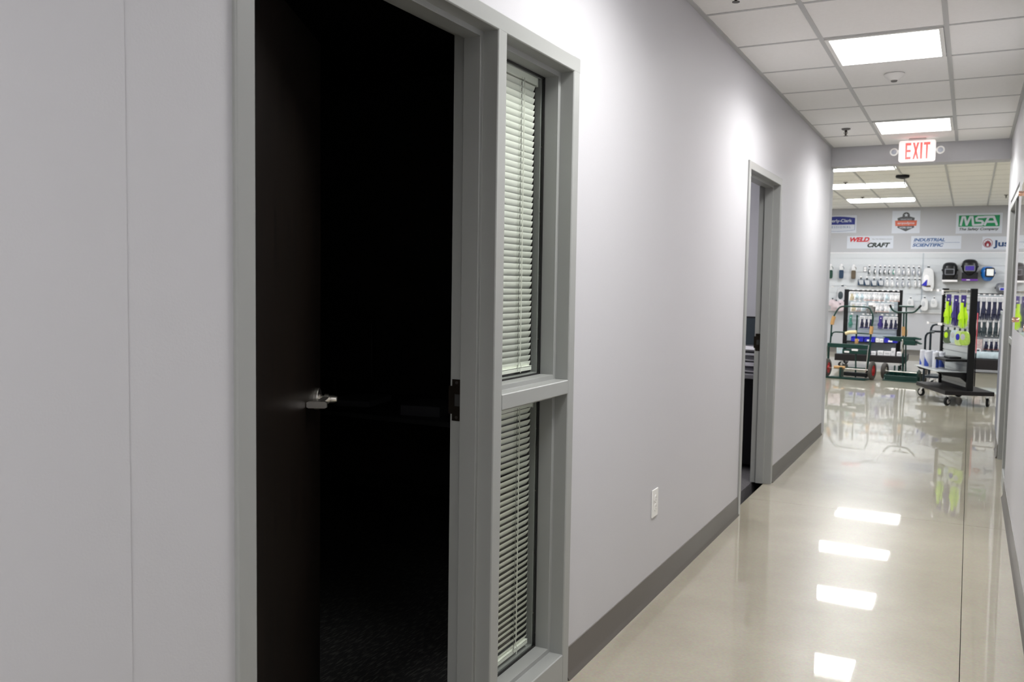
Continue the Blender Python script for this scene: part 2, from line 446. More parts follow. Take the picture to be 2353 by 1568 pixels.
# ------------------------------------------------------------------ steel frames
def frame_profile(sx):
    """section across a jamb: u into the opening, v from the corridor face into the wall"""
    return [(0, .02), (0, .003), (.003, 0), (.0478, 0), (.0508, .003), (.0508, .050), (.0668, .0505), (.0668, .105), (.0508, .1055), (.0508, .147), (0, .147)]
def mull_profile(w=.0532):
    s = .016
    return [(.003, 0), (w-.003, 0), (w, .003), (w, .050), (w+s, .0505), (w+s, .105), (w, .1055), (w, .147), (0, .147), (0, .1055), (-s, .105), (-s, .0505), (0, .050), (0, .003)]
def steel_frame(name, x, sgn, y0, ym1, ym2, y1, label):
    """door frame on plane x, sgn=-1: the wall lies towards -x. Door between y0 and ym1, sidelight ym2..y1 (None: no sidelight).
       y0 may be larger than y1 (mirrored frame)."""
    d = 1 if y1 > y0 else -1
    root = bpy.data.objects.new(name, None); COL.objects.link(root); structure(root, label)
    X = lambda v: x + sgn*v
    P = frame_profile(sgn); T = FT if x == 0 else 2.125
    MB().prism(P, lambda u, v, t: (X(v), y0+d*u, t), 0, T).build('jamb', M_FRAME, root, bevel=.0012)
    MB().prism(P, lambda u, v, t: (X(v), y1-d*u, t), 0, T).build('jamb', M_FRAME, root, bevel=.0012)
    MB().prism(P, lambda u, v, t: (X(v-.0004), t, T+.0003-u), y0+d*.0006, y1-d*.0006).build('frame_head', M_FRAME, root, bevel=.0012)
    if ym2 is not None:
        w = abs(ym2-ym1)
        MB().prism(mull_profile(w), lambda u, v, t: (X(v), ym1+d*u, t), 0, T-.045).build('mullion', M_FRAME, root, bevel=.0012)
        a, b = ym2+d*.0, y1-d*.0508
        MB().prism(mull_profile(.049), lambda u, v, t: (X(v), t, 1.039+u), a, b).build('sidelight_rail', M_FRAME, root, bevel=.0012)
        sill = [(0, 0), (.112, 0), (.115, .003), (.115, .050), (.131, .0505), (.131, .105), (.115, .1055), (.115, .147), (0, .147)]
        MB().prism(sill, lambda u, v, t: (X(v), t, u), a, b).build('sidelight_sill', M_FRAME, root, bevel=.0012)
        # glass sits behind the stop, held by a black gasket and a screwed bead on the room side
        for z0, z1 in ((.131, 1.023), (1.104, T-.0668)):
            ya, yb = sorted((ym2+d*.016, y1-d*.0668))
            MB().box(X(.1055), X(.1115), ya, yb, z0, z1).build('glass_pane', M_GLASS, root)
            gk = MB(); r = .0045
            gk.box(X(.100), X(.1054), ya-.0, ya+r, z0, z1).box(X(.100), X(.1054), yb-r, yb, z0, z1).box(X(.100), X(.1054), ya, yb, z0, z0+r).box(X(.100), X(.1054), ya, yb, z1-r, z1)
            gk.build('gasket', M_GASKET, root)
            bd = MB(); r = .016
            bd.box(X(.112), X(.135), ya-.015, ya+r*.4, z0-.015, z1+.015).box(X(.112), X(.135), yb-r*.4, yb+.015, z0-.015, z1+.015)
            bd.box(X(.112), X(.135), ya, yb, z0-.015, z0+r*.4).box(X(.112), X(.135), ya, yb, z1-r*.4, z1+.015)
            bd.build('glazing_bead', M_FRAME, root, bevel=.001)
            sc = MB(); k = z0+.12
            while k < z1-.05:
                for yy in (ya+.002, yb-.002): sc.lathe([(0, 0), (.003, 0), (.003, .002), (0, .002)], (X(.1105), yy, k), 'x', 8)
                k += .22
            sc.build('bead_screw', M_STEEL, root)
    return root
def strike(root, x, y, sy, z):
    """strike plate on the room-side rabbet of a latch jamb; sy: direction of the opening"""
    p = MB()
    for z0, z1, xa, xb in ((z-.062, z-.042, -.107, -.140), (z-.042, z-.018, -.107, -.152), (z+.018, z+.042, -.107, -.152), (z+.042, z+.062, -.107, -.140), (z-.018, z+.018, -.107, -.112), (z-.018, z+.018, -.132, -.152)):
        p.box(x+xa, x+xb, y, y+sy*.0022, z0, z1)
    o = p.build('strike_plate', M_BRONZE, root)
    MB().box(x-.112, x-.132, y, y+sy*.0004, z-.018, z+.018).build('latch_hole', M_HOLE, o)
    s = MB()
    for zz in (z-.052, z+.052): s.lathe([(0, 0), (.0052, 0), (.0046, sy*.0022), (0, sy*.0022)], (x-.124, y+sy*.0018, zz), 'y', 14)
    s.build('plate_screw', M_CHROME, o, smooth=True)
    return o

f1 = steel_frame('door_1', 0, -1, 1.2316, 2.2424, 2.2956, 2.8304, 'grey steel door frame with sidelight, nearest the camera')
strike(f1, 0, 2.2424, -1, 1.068)
f2 = steel_frame('door_2', 0, -1, 5.4452, None, None, 6.4893, 'narrow looking grey steel door frame farther along the left wall')
strike(f2, 0, 6.4893-.0508, -1, 1.02)
f3 = steel_frame('door_3', WR, 1, 8.46, 7.405, 7.352, 6.86, 'grey steel door frame with sidelight on the right wall')

# ------------------------------------------------------------------ door leaves
def lever(parent, s, y, z, face, flip=1):
    """rose, spindle and return lever on a leaf face; s: side normal (local +x or -x); lever points to the hinge (local -y)"""
    h = MB(); h.lathe([(0, 0), (.033, 0), (.033, s*.010), (.031, s*.012), (0, s*.012)], (face, y, z), 'x', 32)
    h.lathe([(.014, s*.010), (.014, s*.018), (.010, s*.020), (.010, s*.027), (.0155, s*.028), (.0155, s*.038), (.012, s*.040), (.012, s*.052), (.009, s*.064), (0, s*.065)], (face, y, z), 'x', 24)
    pts = [(face+s*.034, y+.006, z-.001), (face+s*.034, y-.02, z-.001), (face+s*.034, y-.085, z-.001), (face+s*.034, y-.113, z-.001)]
    rings = []
    for i, p in enumerate(pts):
        hw = (.010, .010, .012, .029)[i]; ox = (0, 0, 0, -s*.003)[i]
        rings.append([Vector((p[0]+ox+c*hw, p[1], p[2]+e*.0095)) for c, e in ((-1, -.7), (-.8, -1), (.8, -1), (1, -.7), (1, .7), (.8, 1), (-.8, 1), (-1, .7))])
    h.loft(rings); q = rings[-1]
    h.loft([q, [v+Vector((0, -.012, 0)) for v in q]])
    return h.build('handle', M_STEEL, parent, smooth=True)
def leaf(frame, hinge, ang, w=.925, room=-1, label=None):
    """leaf hinged at the origin, extending along local +y, thickness towards local -x when room=-1"""
    a, b = (0, room*.044)
    t = MB().box(a, b, .0, w, .012, 2.118).build('door_leaf', M_WOOD, frame, bevel=.0015)
    t.location = hinge; t.rotation_euler = (0, 0, ang)
    if label: t['label'] = label
    lever(t, -room, w-.065, 1.065, 0); lever(t, room, w-.065, 1.065, b)
    MB().box(b*.2, b*.8, w, w+.0012, 1.01, 1.12).build('latch_plate', M_BRONZE, t)
    return t
leaf(f1, (-.108, 1.2316+.055, 0), math.radians(27.1), label='dark espresso wooden leaf standing ajar')
leaf(f2, (-.150, 5.4452+.056, 0), math.radians(97), w=.9)
leaf(f3, (WR+.108, 8.46-.055, 0), PI, w=.94)

# ------------------------------------------------------------------ blinds in the sidelight
def blind(label, ya, yb, z0, z1, tilt):
    t = thing('venetian_blind', label, 'blind', (-.128, (ya+yb)/2, z1))
    w = (yb-ya)/2; H = z1-z0
    MB().box(-.012, .012, -w-.004, w+.004, -.026, 0).build('headrail', M_BLIND, t, bevel=.001)
    for s_ in (1, -1): MB().box(-.014, .014, s_*(w+.004), s_*(w+.007), -.03, .003).build('bracket', M_WHITE, t, bevel=.0008)
    s = MB(); p = .0207; z = -.040; nsl = 0
    while z > -H+.026 and nsl < 90:
        ta = tilt + random.uniform(-.03, .03)
        pts = []
        for i in range(6):
            u = (i/5-.5)*.025; c = .0022*(1-(2*u/.025)**2)
            # corridor edge (+x) up; crown towards the corridor
            pts.append((u*math.cos(ta)+c*math.sin(ta), u*math.sin(ta)-c*math.cos(ta)))
        th = .0004
        dz = random.uniform(-.0008, .0008); tw = random.uniform(-.0012, .0012)
        top = [(q[0], q[1]+th) for q in pts]; poly = pts+top[::-1]
        n = len(poly)
        s.add([(q[0], -w, z+q[1]+dz-tw) for q in poly] + [(q[0], w, z+q[1]+dz+tw) for q in poly],
              [(i, (i+1) % n, (i+1) % n+n, i+n) for i in range(n)] + [[i+e for i in range(n)] for e in (0, n)])
        z -= p; nsl += 1
    s.build('slats', M_BLIND, t, smooth=True)
    MB().box(-.010, .010, -w, w, -H+.008, -H+.020).box(-.012, .011, -w, w, -H+.022, -H+.0235).build('bottom_rail', M_BLIND, t, bevel=.001)
    c = MB()
    for yy in (.09, -.12):
        c.tube([(.0135, yy, -.02), (.0135, yy, -H+.012)], .0006, 5)
        k = -.035
        while k > -H+.03: c.tube([(.0132, yy-.004, k), (.0128, yy-.004, k-.012)], .0009, 4); k -= p
    c.build('ladder_cord', M_GREYK, t)
    c2 = MB(); c2.tube([(.015, .105, -.02), (.0155, .104, -H+.07), (.0155, .098, -H+.045), (.016, .112, -H+.02), (.016, .104, -H+.006)], .0011, 6)
    c2.tube([(.015, .101, -.02), (.0155, .100, -H+.06), (.0155, .085, -H+.02)], .0009, 6)
    c2.build('lift_cord', M_CORD, t, smooth=True)
    return t
blind('pale venetian blind behind the upper sidelight pane', 2.330, 2.730, 1.112, 2.112, math.radians(63))
blind('pale venetian blind behind the lower sidelight pane', 2.330, 2.735, .142, 1.018, math.radians(58))

# ------------------------------------------------------------------ outlet
t = thing('wall_outlet', 'white duplex power outlet on the left wall between the frames', 'power outlet', (WX, 3.796, .437))
MB().box(0, .006, -.0405, .0405, -.0635, .0635).build('cover_plate', M_WHITE, t, bevel=.0035, seg=3)
for zz in (.020, -.020):
    r = MB(); out = []
    for i in range(24):
        a = 2*PI*i/24; out.append((max(-.0135, min(.0135, .0172*math.cos(a))), .0172*math.sin(a)))
    r.prism(out, lambda u, v, q: (q, u, v+zz), .0055, .0085); s = r.build('socket', M_WHITE, t, bevel=.0007)
    h = MB().box(.0084, .0088, -.0072, -.0055, zz+.001, zz+.009).box(.0084, .0088, .0055, .0072, zz+.002, zz+.009)
    h.lathe([(0, 0), (.0024, 0), (.0024, .0004), (0, .0004)], (.0084, 0, zz-.007), 'x', 12); h.build('slot', M_HOLE, s)
MB().lathe([(0, 0), (.0028, 0), (.0022, .0012), (0, .0012)], (.0058, 0, 0), 'x', 12).build('cover_screw', M_WHITE, t, smooth=True)

# ------------------------------------------------------------------ ceiling devices
def sprinkler(label, p, group=None):
    t = thing('fire_sprinkler', label, 'sprinkler', p)
    MB().lathe([(0, 0), (.034, 0), (.036, -.004), (.028, -.010), (.011, -.012), (0, -.012)], (0, 0, 0), 'z', 20).build('escutcheon', M_GREYK, t, smooth=True)
    b = MB(); b.lathe([(.010, -.01), (.010, -.022), (.007, -.026), (.004, -.05), (.004, -.056), (0, -.056)], (0, 0, 0), 'z', 12)
    b.tube([(.009, 0, -.02), (.014, 0, -.035), (.003, 0, -.052)], .002, 6).tube([(-.009, 0, -.02), (-.014, 0, -.035), (-.003, 0, -.052)], .002, 6)
    b.lathe([(0, -.056), (.017, -.057), (.017, -.059), (0, -.059)], (0, 0, 0), 'z', 14)
    b.build('sprinkler_head', M_BRONZE, t, smooth=True)
    return t
sprinkler('dark pendent sprinkler left of the panel near the EXIT sign', at(1944, 296, 'z', HH))
sprinkler('sprinkler at the top edge above the grey left wall', at(1692, -26, 'z', HH))
sprinkler('small sprinkler beside the middle lit panel of the shop', at(1943, 419, 'z', HS))
sprinkler('small sprinkler above the farthest lit panel of the shop', at(1982, 453, 'z', HS))
sprinkler('small sprinkler of the shop ceiling near the right wall', at(2312, 448, 'z', HS))
t = thing('ceiling_sensor', 'white domed sensor on the ceiling between the two corridor panels', 'sensor', at(2055, 170, 'z', HH))
MB().lathe([(0, 0), (.058, 0), (.060, -.006), (.050, -.018), (.030, -.034), (.022, -.040), (0, -.040)], (0, 0, 0), 'z', 32).build('sensor_body', M_WHITE, t, smooth=True)
MB().lathe([(0, -.038), (.020, -.040), (.016, -.048), (0, -.050)], (0, 0, 0), 'z', 24).build('lens', M_GREYK, t, smooth=True)
t = thing('ceiling_speaker', 'dark round fitting with small pendant on the shop ceiling', 'ceiling fitting', at(2074, 404, 'z', HS))
MB().lathe([(0, 0), (.10, 0), (.095, -.03), (.02, -.05), (0, -.05)], (0, 0, 0), 'z', 24).build('disc', M_BLACKM, t, smooth=True)
MB().tube([(.03, 0, -.03), (.03, 0, -.11), (.015, 0, -.15), (-.015, 0, -.15), (-.02, 0, -.12)], .005, 6).build('hook', M_GREYK, t, smooth=True)

# ------------------------------------------------------------------ exit sign
c = at(2107.3, 347.5, 'y', 8.62)
t = thing('exit_sign', 'white EXIT sign with red letters and two lamp heads', 'exit sign', (c.x, 8.62, c.z))
W2, H2 = .148, .093
def rrect(w, h, r, n=5):
    o = []
    for cx, cy, a0 in ((w-r, h-r, 0), (-w+r, h-r, 90), (-w+r, -h+r, 180), (w-r, -h+r, 270)):
        for k in range(n+1):
            a = math.radians(a0+90*k/n); o.append((cx+r*math.cos(a), cy+r*math.sin(a)))
    return o
M_EXITW = mat('exit_housing', (.82, .80, .79), .4, emit=.18, ecol=(1, .9, .88))
M_EXITR = mat('exit_red', (.8, .05, .05), .4, emit=.62, ecol=(1, .07, .06))
MB().prism(rrect(W2, H2, .02), lambda u, v, q: (u, q, v), -.022, .022).build('sign_housing', M_EXITW, t, bevel=.004)
def block(polys, x0, sx):
    b = MB()
    for p in polys: b.prism(p, lambda u, v, q: (x0+u*sx, q, v), -.0245, -.0215)
    return b
hh = .071; st = .2
E_ = [[(0, -hh), (st, -hh), (st, hh), (0, hh)], [(st, hh), (.72, hh), (.72, hh-.021), (st, hh-.021)], [(st, .011), (.68, .011), (.68, -.008), (st, -.008)], [(st, -hh), (.72, -hh), (.72, -hh+.021), (st, -hh+.021)]]
X_ = [[(0, hh), (.24, hh), (.52, -.0), (.76, -hh), (.54, -hh), (.24, .0)][:2]+[(.80, -hh), (.56, -hh)], [(.56, hh), (.80, hh), (.24, -hh), (0, -hh)]]
I_ = [[(0, -hh), (.22, -hh), (.22, hh), (0, hh)]]
T_ = [[(0, hh), (.8, hh), (.8, hh-.021), (0, hh-.021)], [(.29, hh-.021), (.51, hh-.021), (.51, -hh), (.29, -hh)]]
ls = MB()
for polys, x0, sx in ((E_, -.093, .062), (X_, -.034, .062), (I_, .026, .075), (T_, .054, .062)):
    b = block(polys, x0, sx); ls.add(b.v, b.f)
ls.build('exit_letters', M_EXITR, t)
MB().box(-.07, .07, -.03, .03, H2-.002, HH-c.z).build('canopy', M_WHITE, t, bevel=.004)
for s in (-1, 1):
    a = MB().tube([(s*W2*.97, 0, .008), (s*.172, -.004, .006)], .011, 8); ar = a.build('lamp_arm', M_WHITE, t, smooth=True)
    MB().lathe([(0, .03), (.022, .03), (.034, .0), (.034, -.012), (.029, -.014), (0, -.014)], (s*.186, -.004, .0), 'y', 24).build('lamp_head', M_WHITE, ar, smooth=True)
    MB().lathe([(0, -.0145), (.022, -.0145), (.012, -.022), (0, -.023)], (s*.186, -.004, .0), 'y', 20).build('lamp_lens', mat('lamp_lens', (.45, .48, .55), .1, spec=.8, var=.1), ar, smooth=True)

# ------------------------------------------------------------------ acrylic board on the right wall
t = thing('acrylic_wall_board', 'glossy pinkish acrylic board on metal standoffs by the right door frame', 'wall board', (WR-.052, 4.65, 1.59))
MB().box(0, .008, -.62, .60, -.37, .37).build('board', mat('acrylic_face', (.55, .40, .38), .06, spec=.9, coat=1, coatr=.02, var=.25, vscale=3), t, bevel=.001)
for yy in (-.56, .54):
    for zz in (-.32, .32):
        b = MB(); b.lathe([(0, -.016), (.012, -.016), (.013, -.010), (.013, -.001), (.009, -.001), (.009, .0515), (0, .0515)], (0, yy, zz), 'x', 20)
        b.build('standoff', mat('copper_standoff', (.75, .45, .35), .15, metal=1, var=.03), t, smooth=True)

# ------------------------------------------------------------------ store: wall of signs
def fit(body, m, parent, x0, x1, z0, cap, y=-.006, name='lettering', shear=0, bold=0, space=1):
    o = text(body, m, parent, (x0, y, z0), cap/.69, name, shear=shear, bold=bold, space=space)
    wd = max(v.co.x for v in o.data.vertices) - min(v.co.x for v in o.data.vertices)
    o.scale = ((x1-x0)/wd, 1, 1)
    return o
def plate(name, m, parent, poly, y0=-.004, y1=-.006):
    return MB().prism(poly, lambda u, v, q: (u, q, v), y0, y1).build(name, m, parent)
def rc(x0, x1, z0, z1): return [(x0, z0), (x1, z0), (x1, z1), (x0, z1)]
def circ(cx, cz, r, n=28): return [(cx+r*math.cos(2*PI*k/n), cz+r*math.sin(2*PI*k/n)) for k in range(n)]
def ringmb(cx, cz, r0, r1, n=28):
    b = MB(); p = []
    for k in range(n):
        a, c = 2*PI*k/n, 2*PI*(k+1)/n
        b.prism([(cx+r0*math.cos(a), cz+r0*math.sin(a)), (cx+r1*math.cos(a), cz+r1*math.sin(a)), (cx+r1*math.cos(c), cz+r1*math.sin(c)), (cx+r0*math.cos(c), cz+r0*math.sin(c))], lambda u, v, q: (u, q, v), -.004, -.006)
    return b
def sign(label, x0, x1, z0, z1):
    t = thing('wall_sign', label, 'sign', ((x0+x1)/2, YB, (z0+z1)/2))
    w, h = (x1-x0)/2, (z1-z0)/2
    MB().box(-w, w, -.004, 0, -h, h).build('sign_board', M_SIGN, t)
    return t, w, h
# blue arched sign, partly behind the corridor wall
t, w, h = sign('white sign with navy arched band, cut off by the left corridor wall', -1.86, -1.06, 2.63, 3.01)
arc = [(-w+.02+ (2*w-.05)*k/12, h-.055+.035*math.sin(PI*k/12)) for k in range(13)]
plate('blue_band', M_NAVY, t, [(-w+.02, -.01), (w-.03, -.01)] + arc[::-1])
fit('Kimberly-Clark', M_SIGN, t, -w+.07, w-.10, .045, .065, y=-.008, bold=.0015)
fit('PROFESSIONAL', M_BLUE, t, -w+.07, w-.12, -.085, .045, space=1.5)
lo = MB()
for k in range(12):
    a = (-w+.02+(2*w-.05)*k/12, -h+.06-.03*math.sin(PI*k/12)); b_ = (-w+.02+(2*w-.05)*(k+1)/12, -h+.06-.03*math.sin(PI*(k+1)/12))
    lo.prism([a, b_, (b_[0], b_[1]+.006), (a[0], a[1]+.006)], lambda u, v, q: (u, q, v), -.004, -.006)
lo.prism(rc(w-.036, w-.030, -h+.06, 0), lambda u, v, q: (u, q, v), -.004, -.006)
lo.build('outline', M_BLUE, t)
# dark shield with orange ribbon
t, w, h = sign('near-square white sign with dark shield badge and orange ribbon', -.343, .204, 2.607, 3.087)
plate('shield', M_DKGREY, t, [(-.17, .085), (0, .14), (.17, .085), (.155, 0), (.165, -.12), (0, -.20), (-.165, -.12), (-.155, 0)])
plate('badge_ring', M_DKGREY, t, circ(0, .135, .072), -.0045, -.0067)
st = [(.045*math.cos(PI/2+k*PI/5)*(1 if k % 2 == 0 else .42), .145+.045*math.sin(PI/2+k*PI/5)*(1 if k % 2 == 0 else .42)) for k in range(10)]
plate('star', M_SIGN, t, st, -.0068, -.0085)
plate('ribbon', M_ORANGE, t, [(-.215, .03), (.215, .03), (.205, -.085), (-.205, -.085)], -.006, -.008)
fit('ergodyne', M_SIGN, t, -.165, .165, -.045, .045, y=-.0095, bold=.0008)
fit('TENACIOUS', M_SIGN, t, -.11, .11, .045, .022, y=-.0065)
fit('WORK GEAR', M_SIGN, t, -.125, .125, -.135, .032, y=-.0065, bold=.001)
# green block sign
t, w, h = sign('white sign with large pale capitals on a bright green block', .889, 1.735, 2.588, 3.004)
plate('green_block', M_GREENP, t, rc(-.375, .375, -.065, .165))
def stroke(pts, wd, dep=0):
    b = MB()
    for i, (a, c) in enumerate(zip(pts[:-1], pts[1:])):
        dx, dz = c[0]-a[0], c[1]-a[1]; L = math.hypot(dx, dz); nx, nz = -dz/L*wd/2, dx/L*wd/2; ex, ez = dx/L*wd*.3, dz/L*wd*.3
        b.prism([(a[0]+nx-ex, a[1]+nz-ez), (a[0]-nx-ex, a[1]-nz-ez), (c[0]-nx+ex, c[1]-nz+ez), (c[0]+nx+ex, c[1]+nz+ez)], lambda u, v, q: (u, q, v), -.006, -.008-.0004*i-dep)
    return b
g = MB(); dp = 0
for pts in ([(-.335, -.035), (-.305, .13), (-.265, .13), (-.225, -.03), (-.165, .13), (-.125, .13), (-.105, -.03), (-.085, -.035)],
            [(.085, .125), (-.015, .125), (-.05, .10), (-.045, .055), (.05, .045), (.075, .015), (.055, -.03), (-.06, -.035)],
            [(.105, -.035), (.175, .125), (.265, .125), (.325, -.035)], [(.10, .13), (.26, .13)], [(.14, .028), (.30, .028)]):
    q = stroke(pts, .042, dp); g.add(q.v, q.f); dp += .00023
g.build('block_letters', M_SIGN, t)
fit('The Safety Company', M_DKGREY, t, -.37, .355, -.140, .048, shear=.25, bold=.0022)
# red and black italic sign
t, w, h = sign('wide white sign with red slanted word above a black one', -1.238, -.302, 2.287, 2.557)
fit('WELD', M_REDP, t, -.43, -.03, .015, .088, shear=.3, bold=.007)
fit('CRAFT', M_BLACKP, t, -.06, .40, -.105, .088, shear=.3, bold=.007)
fit("The TIG Welder's Choice", M_DKGREY, t, .04, .44, .055, .022)
sp = MB()
for k in range(4):
    a = PI/4+k*PI/2; q = stroke([(-.03, .0), (-.03+.05*math.cos(a), .05*math.sin(a))], .004); sp.add(q.v, q.f)
sp.build('spark', M_REDP, t)
# blue two-line sign
t, w, h = sign('wide white sign with two slanted lines of blue capitals and a rule', .047, 1.002, 2.272, 2.544)
fit('INDUSTRIAL', M_BLUE, t, -.43, .17, .025, .062, shear=.25, bold=.0035)
fit('SCIENTIFIC', M_BLUE, t, -.45, .15, -.085, .062, shear=.25, bold=.0035)
plate('rule', M_BLUE, t, rc(-.44, .45, -.005, .001))
# flame sign
t, w, h = sign('white sign with maroon flame in a circle, cut off by the right wall', 1.392, 2.36, 2.252, 2.521)
ringmb(-.385, 0, .080, .090).build('flame_ring', M_MAROON, t)
fl_ = [(-.385, .065), (-.368, .035), (-.350, .045), (-.340, .005), (-.325, .015), (-.322, -.035), (-.345, -.065), (-.385, -.078), (-.425, -.065), (-.448, -.035), (-.445, .015), (-.430, .005), (-.420, .045), (-.402, .035)]
plate('flame', M_MAROON, t, fl_)
plate('flame_core', M_SIGN, t, [(-.385, .0), (-.365, -.03), (-.366, -.055), (-.385, -.068), (-.404, -.055), (-.405, -.03)], -.006, -.008)
fit('Justrite', M_DKBLUE, t, -.26, .43, -.065, .12, bold=.006)

# slatwall panels: boards with T-grooves, metal joint strips
def slatwall(name, label, x0, x1, z0, z1, y, m, pitch=.1525, group=None, parent=None, depth=.02, gv=.018):
    pr = [(0, z0)]; z = z0 + pitch/2
    while z < z1-.03:
        pr += [(depth, z-gv/2), (depth*.45, z-gv/2), (depth*.45, z+gv/2), (depth, z+gv/2)]; z += pitch
    pr = [(0, z0), (depth, z0)] + pr[1:] + [(depth, z1), (0, z1)]
    o = MB().prism(pr, lambda u, v, q: (q, y-u, v), x0, x1).build(name, m, parent)
    if label: tag(o, label, 'slatwall', group)
    return o
ZS0, ZS1 = .925, 2.185
for x0, x1, lab in ((-4.6, -2.15, 'white slatwall panel hidden behind the left corridor wall'), (-2.14, .288, 'glossy white slatwall panel behind the rows of small packs'),
                    (.312, 2.74, 'slatwall panel carrying the welding helmets'), (2.76, 5.2, 'white slatwall panel hidden behind the right corridor wall')):
    slatwall('slatwall_panel', lab, x0, x1, ZS0, ZS1, YB-.001, M_SLAT)
M_ALU = mat('aluminium_strip', (.42, .46, .50), .3, metal=.6, var=.03)
for x, lab in ((.300, 'vertical metal joint strip between the two slatwall panels in view'), (-2.145, 'vertical metal joint strip hidden at the left'), (2.75, 'vertical metal joint strip hidden at the right')):
    tag(MB().box(x-.014, x+.014, YB-.026, YB-.0005, ZS0, ZS1).build('joint_strip', M_ALU, bevel=.002), lab, 'trim strip')
tag(MB().box(-4.6, 5.2, YB-.024, YB-.0005, ZS1+.001, ZS1+.014).build('edge_strip', M_TAB), 'thin pale strip along the top edge of the slatwall', 'trim strip')
tag(MB().box(-4.6, 5.2, YB-.024, YB-.0005, ZS0-.014, ZS0-.001).build('edge_strip', M_TAB), 'thin pale strip along the foot of the slatwall', 'trim strip')

# ------------------------------------------------------------------ kinds of hanging goods (all hang from the origin, front towards -y)
def k_hook(L=.18, tab=True, tw=.045, cat='display hook'):
    def mk():
        t = thing('display_hook', '', cat)
        b = MB(); b.tube([(0, .0, -.012), (0, -.005, 0), (0, -L+.02, .0), (0, -L, .012)], .0028, 6); b.box(-.012, .012, -.001, .004, -.03, .012)
        b.build('wire_arm', M_STEEL, t, smooth=True)
        if tab: MB().box(-tw/2, tw/2, -L-.003, -L, -.012, .016).build('price_tab', M_TAB, t, bevel=.001)
        return t
    return Kind(mk)
HOOK = k_hook(); HOOKL = k_hook(.30, True, .06); HOOKS = k_hook(.09, True, .035)
def k_pouch(bagm, itemm, w=.075, h=.19, cat='pack'):
    def mk():
        t = thing('glasses_pouch', '', cat)
        MB().pillow(w, h-.035, .022, -.03, p=2.6, top=.55).build('bag', bagm, t, smooth=True)
        MB().box(-.017, .017, -.003, .003, -.045, .0).build('header_card', M_DKPL, t, bevel=.002)
        o = MB().pillow(w*.62, h*.62, .03, -h*.33, x=-w*.10, p=2.4, top=.6); o.build('glasses', itemm, t, smooth=True)
        MB().pillow(w*.36, h*.30, .036, -h*.48, x=w*.10, p=2.2).build('label_card', M_TAB, t, smooth=True)
        return t
    return Kind(mk)
P_DARK = k_pouch(M_PBAG, M_DKPL); P_TEAL = k_pouch(M_PBAG, M_TEAL); P_PALE = k_pouch(M_WBAG, M_PBAG)
P_GREY = k_pouch(M_PBAG, mat('grey_lens', (.25, .27, .33), .3, var=.1))
def mk_case():
    t = thing('hard_case_pack', '', 'pack')
    MB().box(-.062, .062, -.022, .022, -.18, -.05).build('case', M_DKNAVY, t, bevel=.012, seg=3)
    MB().prism([(-.052, -.058), (.055, -.058), (.055, -.162), (-.015, -.162)], lambda u, v, q: (u, q, v), -.026, -.021).build('face_card', M_PBAG, t, bevel=.002)
    MB().box(-.012, .012, -.004, .004, -.055, .0).build('hang_strap', M_DKPL, t, bevel=.002)
    return t
K_CASE = Kind(mk_case)
def k_long(m):
    def mk():
        t = thing('folded_garment_pack', '', 'pack')
        MB().pillow(.095, .19, .04, -.10, p=5).build('garment', m, t, smooth=True)
        MB().pillow(.085, .11, .03, .005, p=4).build('header_bag', M_WBAG, t, smooth=True)
        MB().tube([(.02, -.016, -.02), (.05, -.018, -.05), (.05, -.018, -.08)], .006, 6).build('strap', m, t, smooth=True)
        return t
    return Kind(mk)
def k_bag(m, w, h, d=.05, cat='bag', inner=None):
    def mk():
        t = thing('poly_bag', '', cat)
        MB().pillow(w, h, d, -.03, p=3.2, top=.8).build('bag', m, t, smooth=True)
        MB().box(-w*.10, w*.10, -.003, .003, -.045, 0).build('hang_tab', M_DKPL, t)
        if inner: MB().pillow(w*.45, h*.45, d*1.1, -h*.35, x=-w*.12, p=2.3).build('contents', inner, t, smooth=True)
        return t
    return Kind(mk)
def glove_mesh(mb, w, h, x=0, z=0, y=0, t=.022, side=1):
    """one hanging glove, fingers down: cuff, palm, four fingers and a thumb in a single mesh"""
    ch = h*.30
    mb.loft([[(x+c*w*.30*k, y+s*t*.45, z-q*ch) for c, s in [(math.cos(2*PI*i/12), math.sin(2*PI*i/12)) for i in range(12)]] for q, k in ((0, 1.0), (.5, .95), (1, 1.0))])
    mb.loft([[(x+c*w*.30*k, y+s*t*.6, z-ch-q*h*.34) for c, s in [(math.cos(2*PI*i/12), math.sin(2*PI*i/12)) for i in range(12)]] for q, k in ((0, 1.0), (.4, 1.35), (1, 1.55))])
    for i in range(4):
        fx = x+(i-1.5)*w*.235; L = h*(.36, .38, .36, .30)[i if side > 0 else 3-i]
        z0 = z-ch-h*.32
        mb.tube([(fx, y, z0), (fx+(i-1.5)*w*.03, y-.003, z0-L*.6), (fx+(i-1.5)*w*.05, y-.001, z0-L*.92), (fx+(i-1.5)*w*.05, y, z0-L)], w*.115, 7, w*.075)
    mb.tube([(x+side*w*.30, y, z-ch-h*.08), (x+side*w*.52, y-.004, z-ch-h*.20), (x+side*w*.58, y-.004, z-ch-h*.36)], w*.11, 7, w*.08)
    return mb
def k_gloves(m, card, w=.09, h=.30, cardm2=None, name='glove_pair'):
    def mk():
        t = thing(name, '', 'gloves')
        MB().box(-w*.40, w*.40, -.004, .004, -h*.36, .012).build('header_card', card, t, bevel=.002)
        for s in (-1, 1):
            glove_mesh(MB(), w*.85, h*.86, x=s*w*.16, z=-h*.22, y=s*.012+.004, side=s).build('glove', m, t, smooth=True)
        MB().prism(circ(0, -h*.14, w*.13, 14), lambda u, v, q: (u, q, v), -.0052, -.004).build('emblem', cardm2 or M_TAB, t)
        return t
    return Kind(mk)
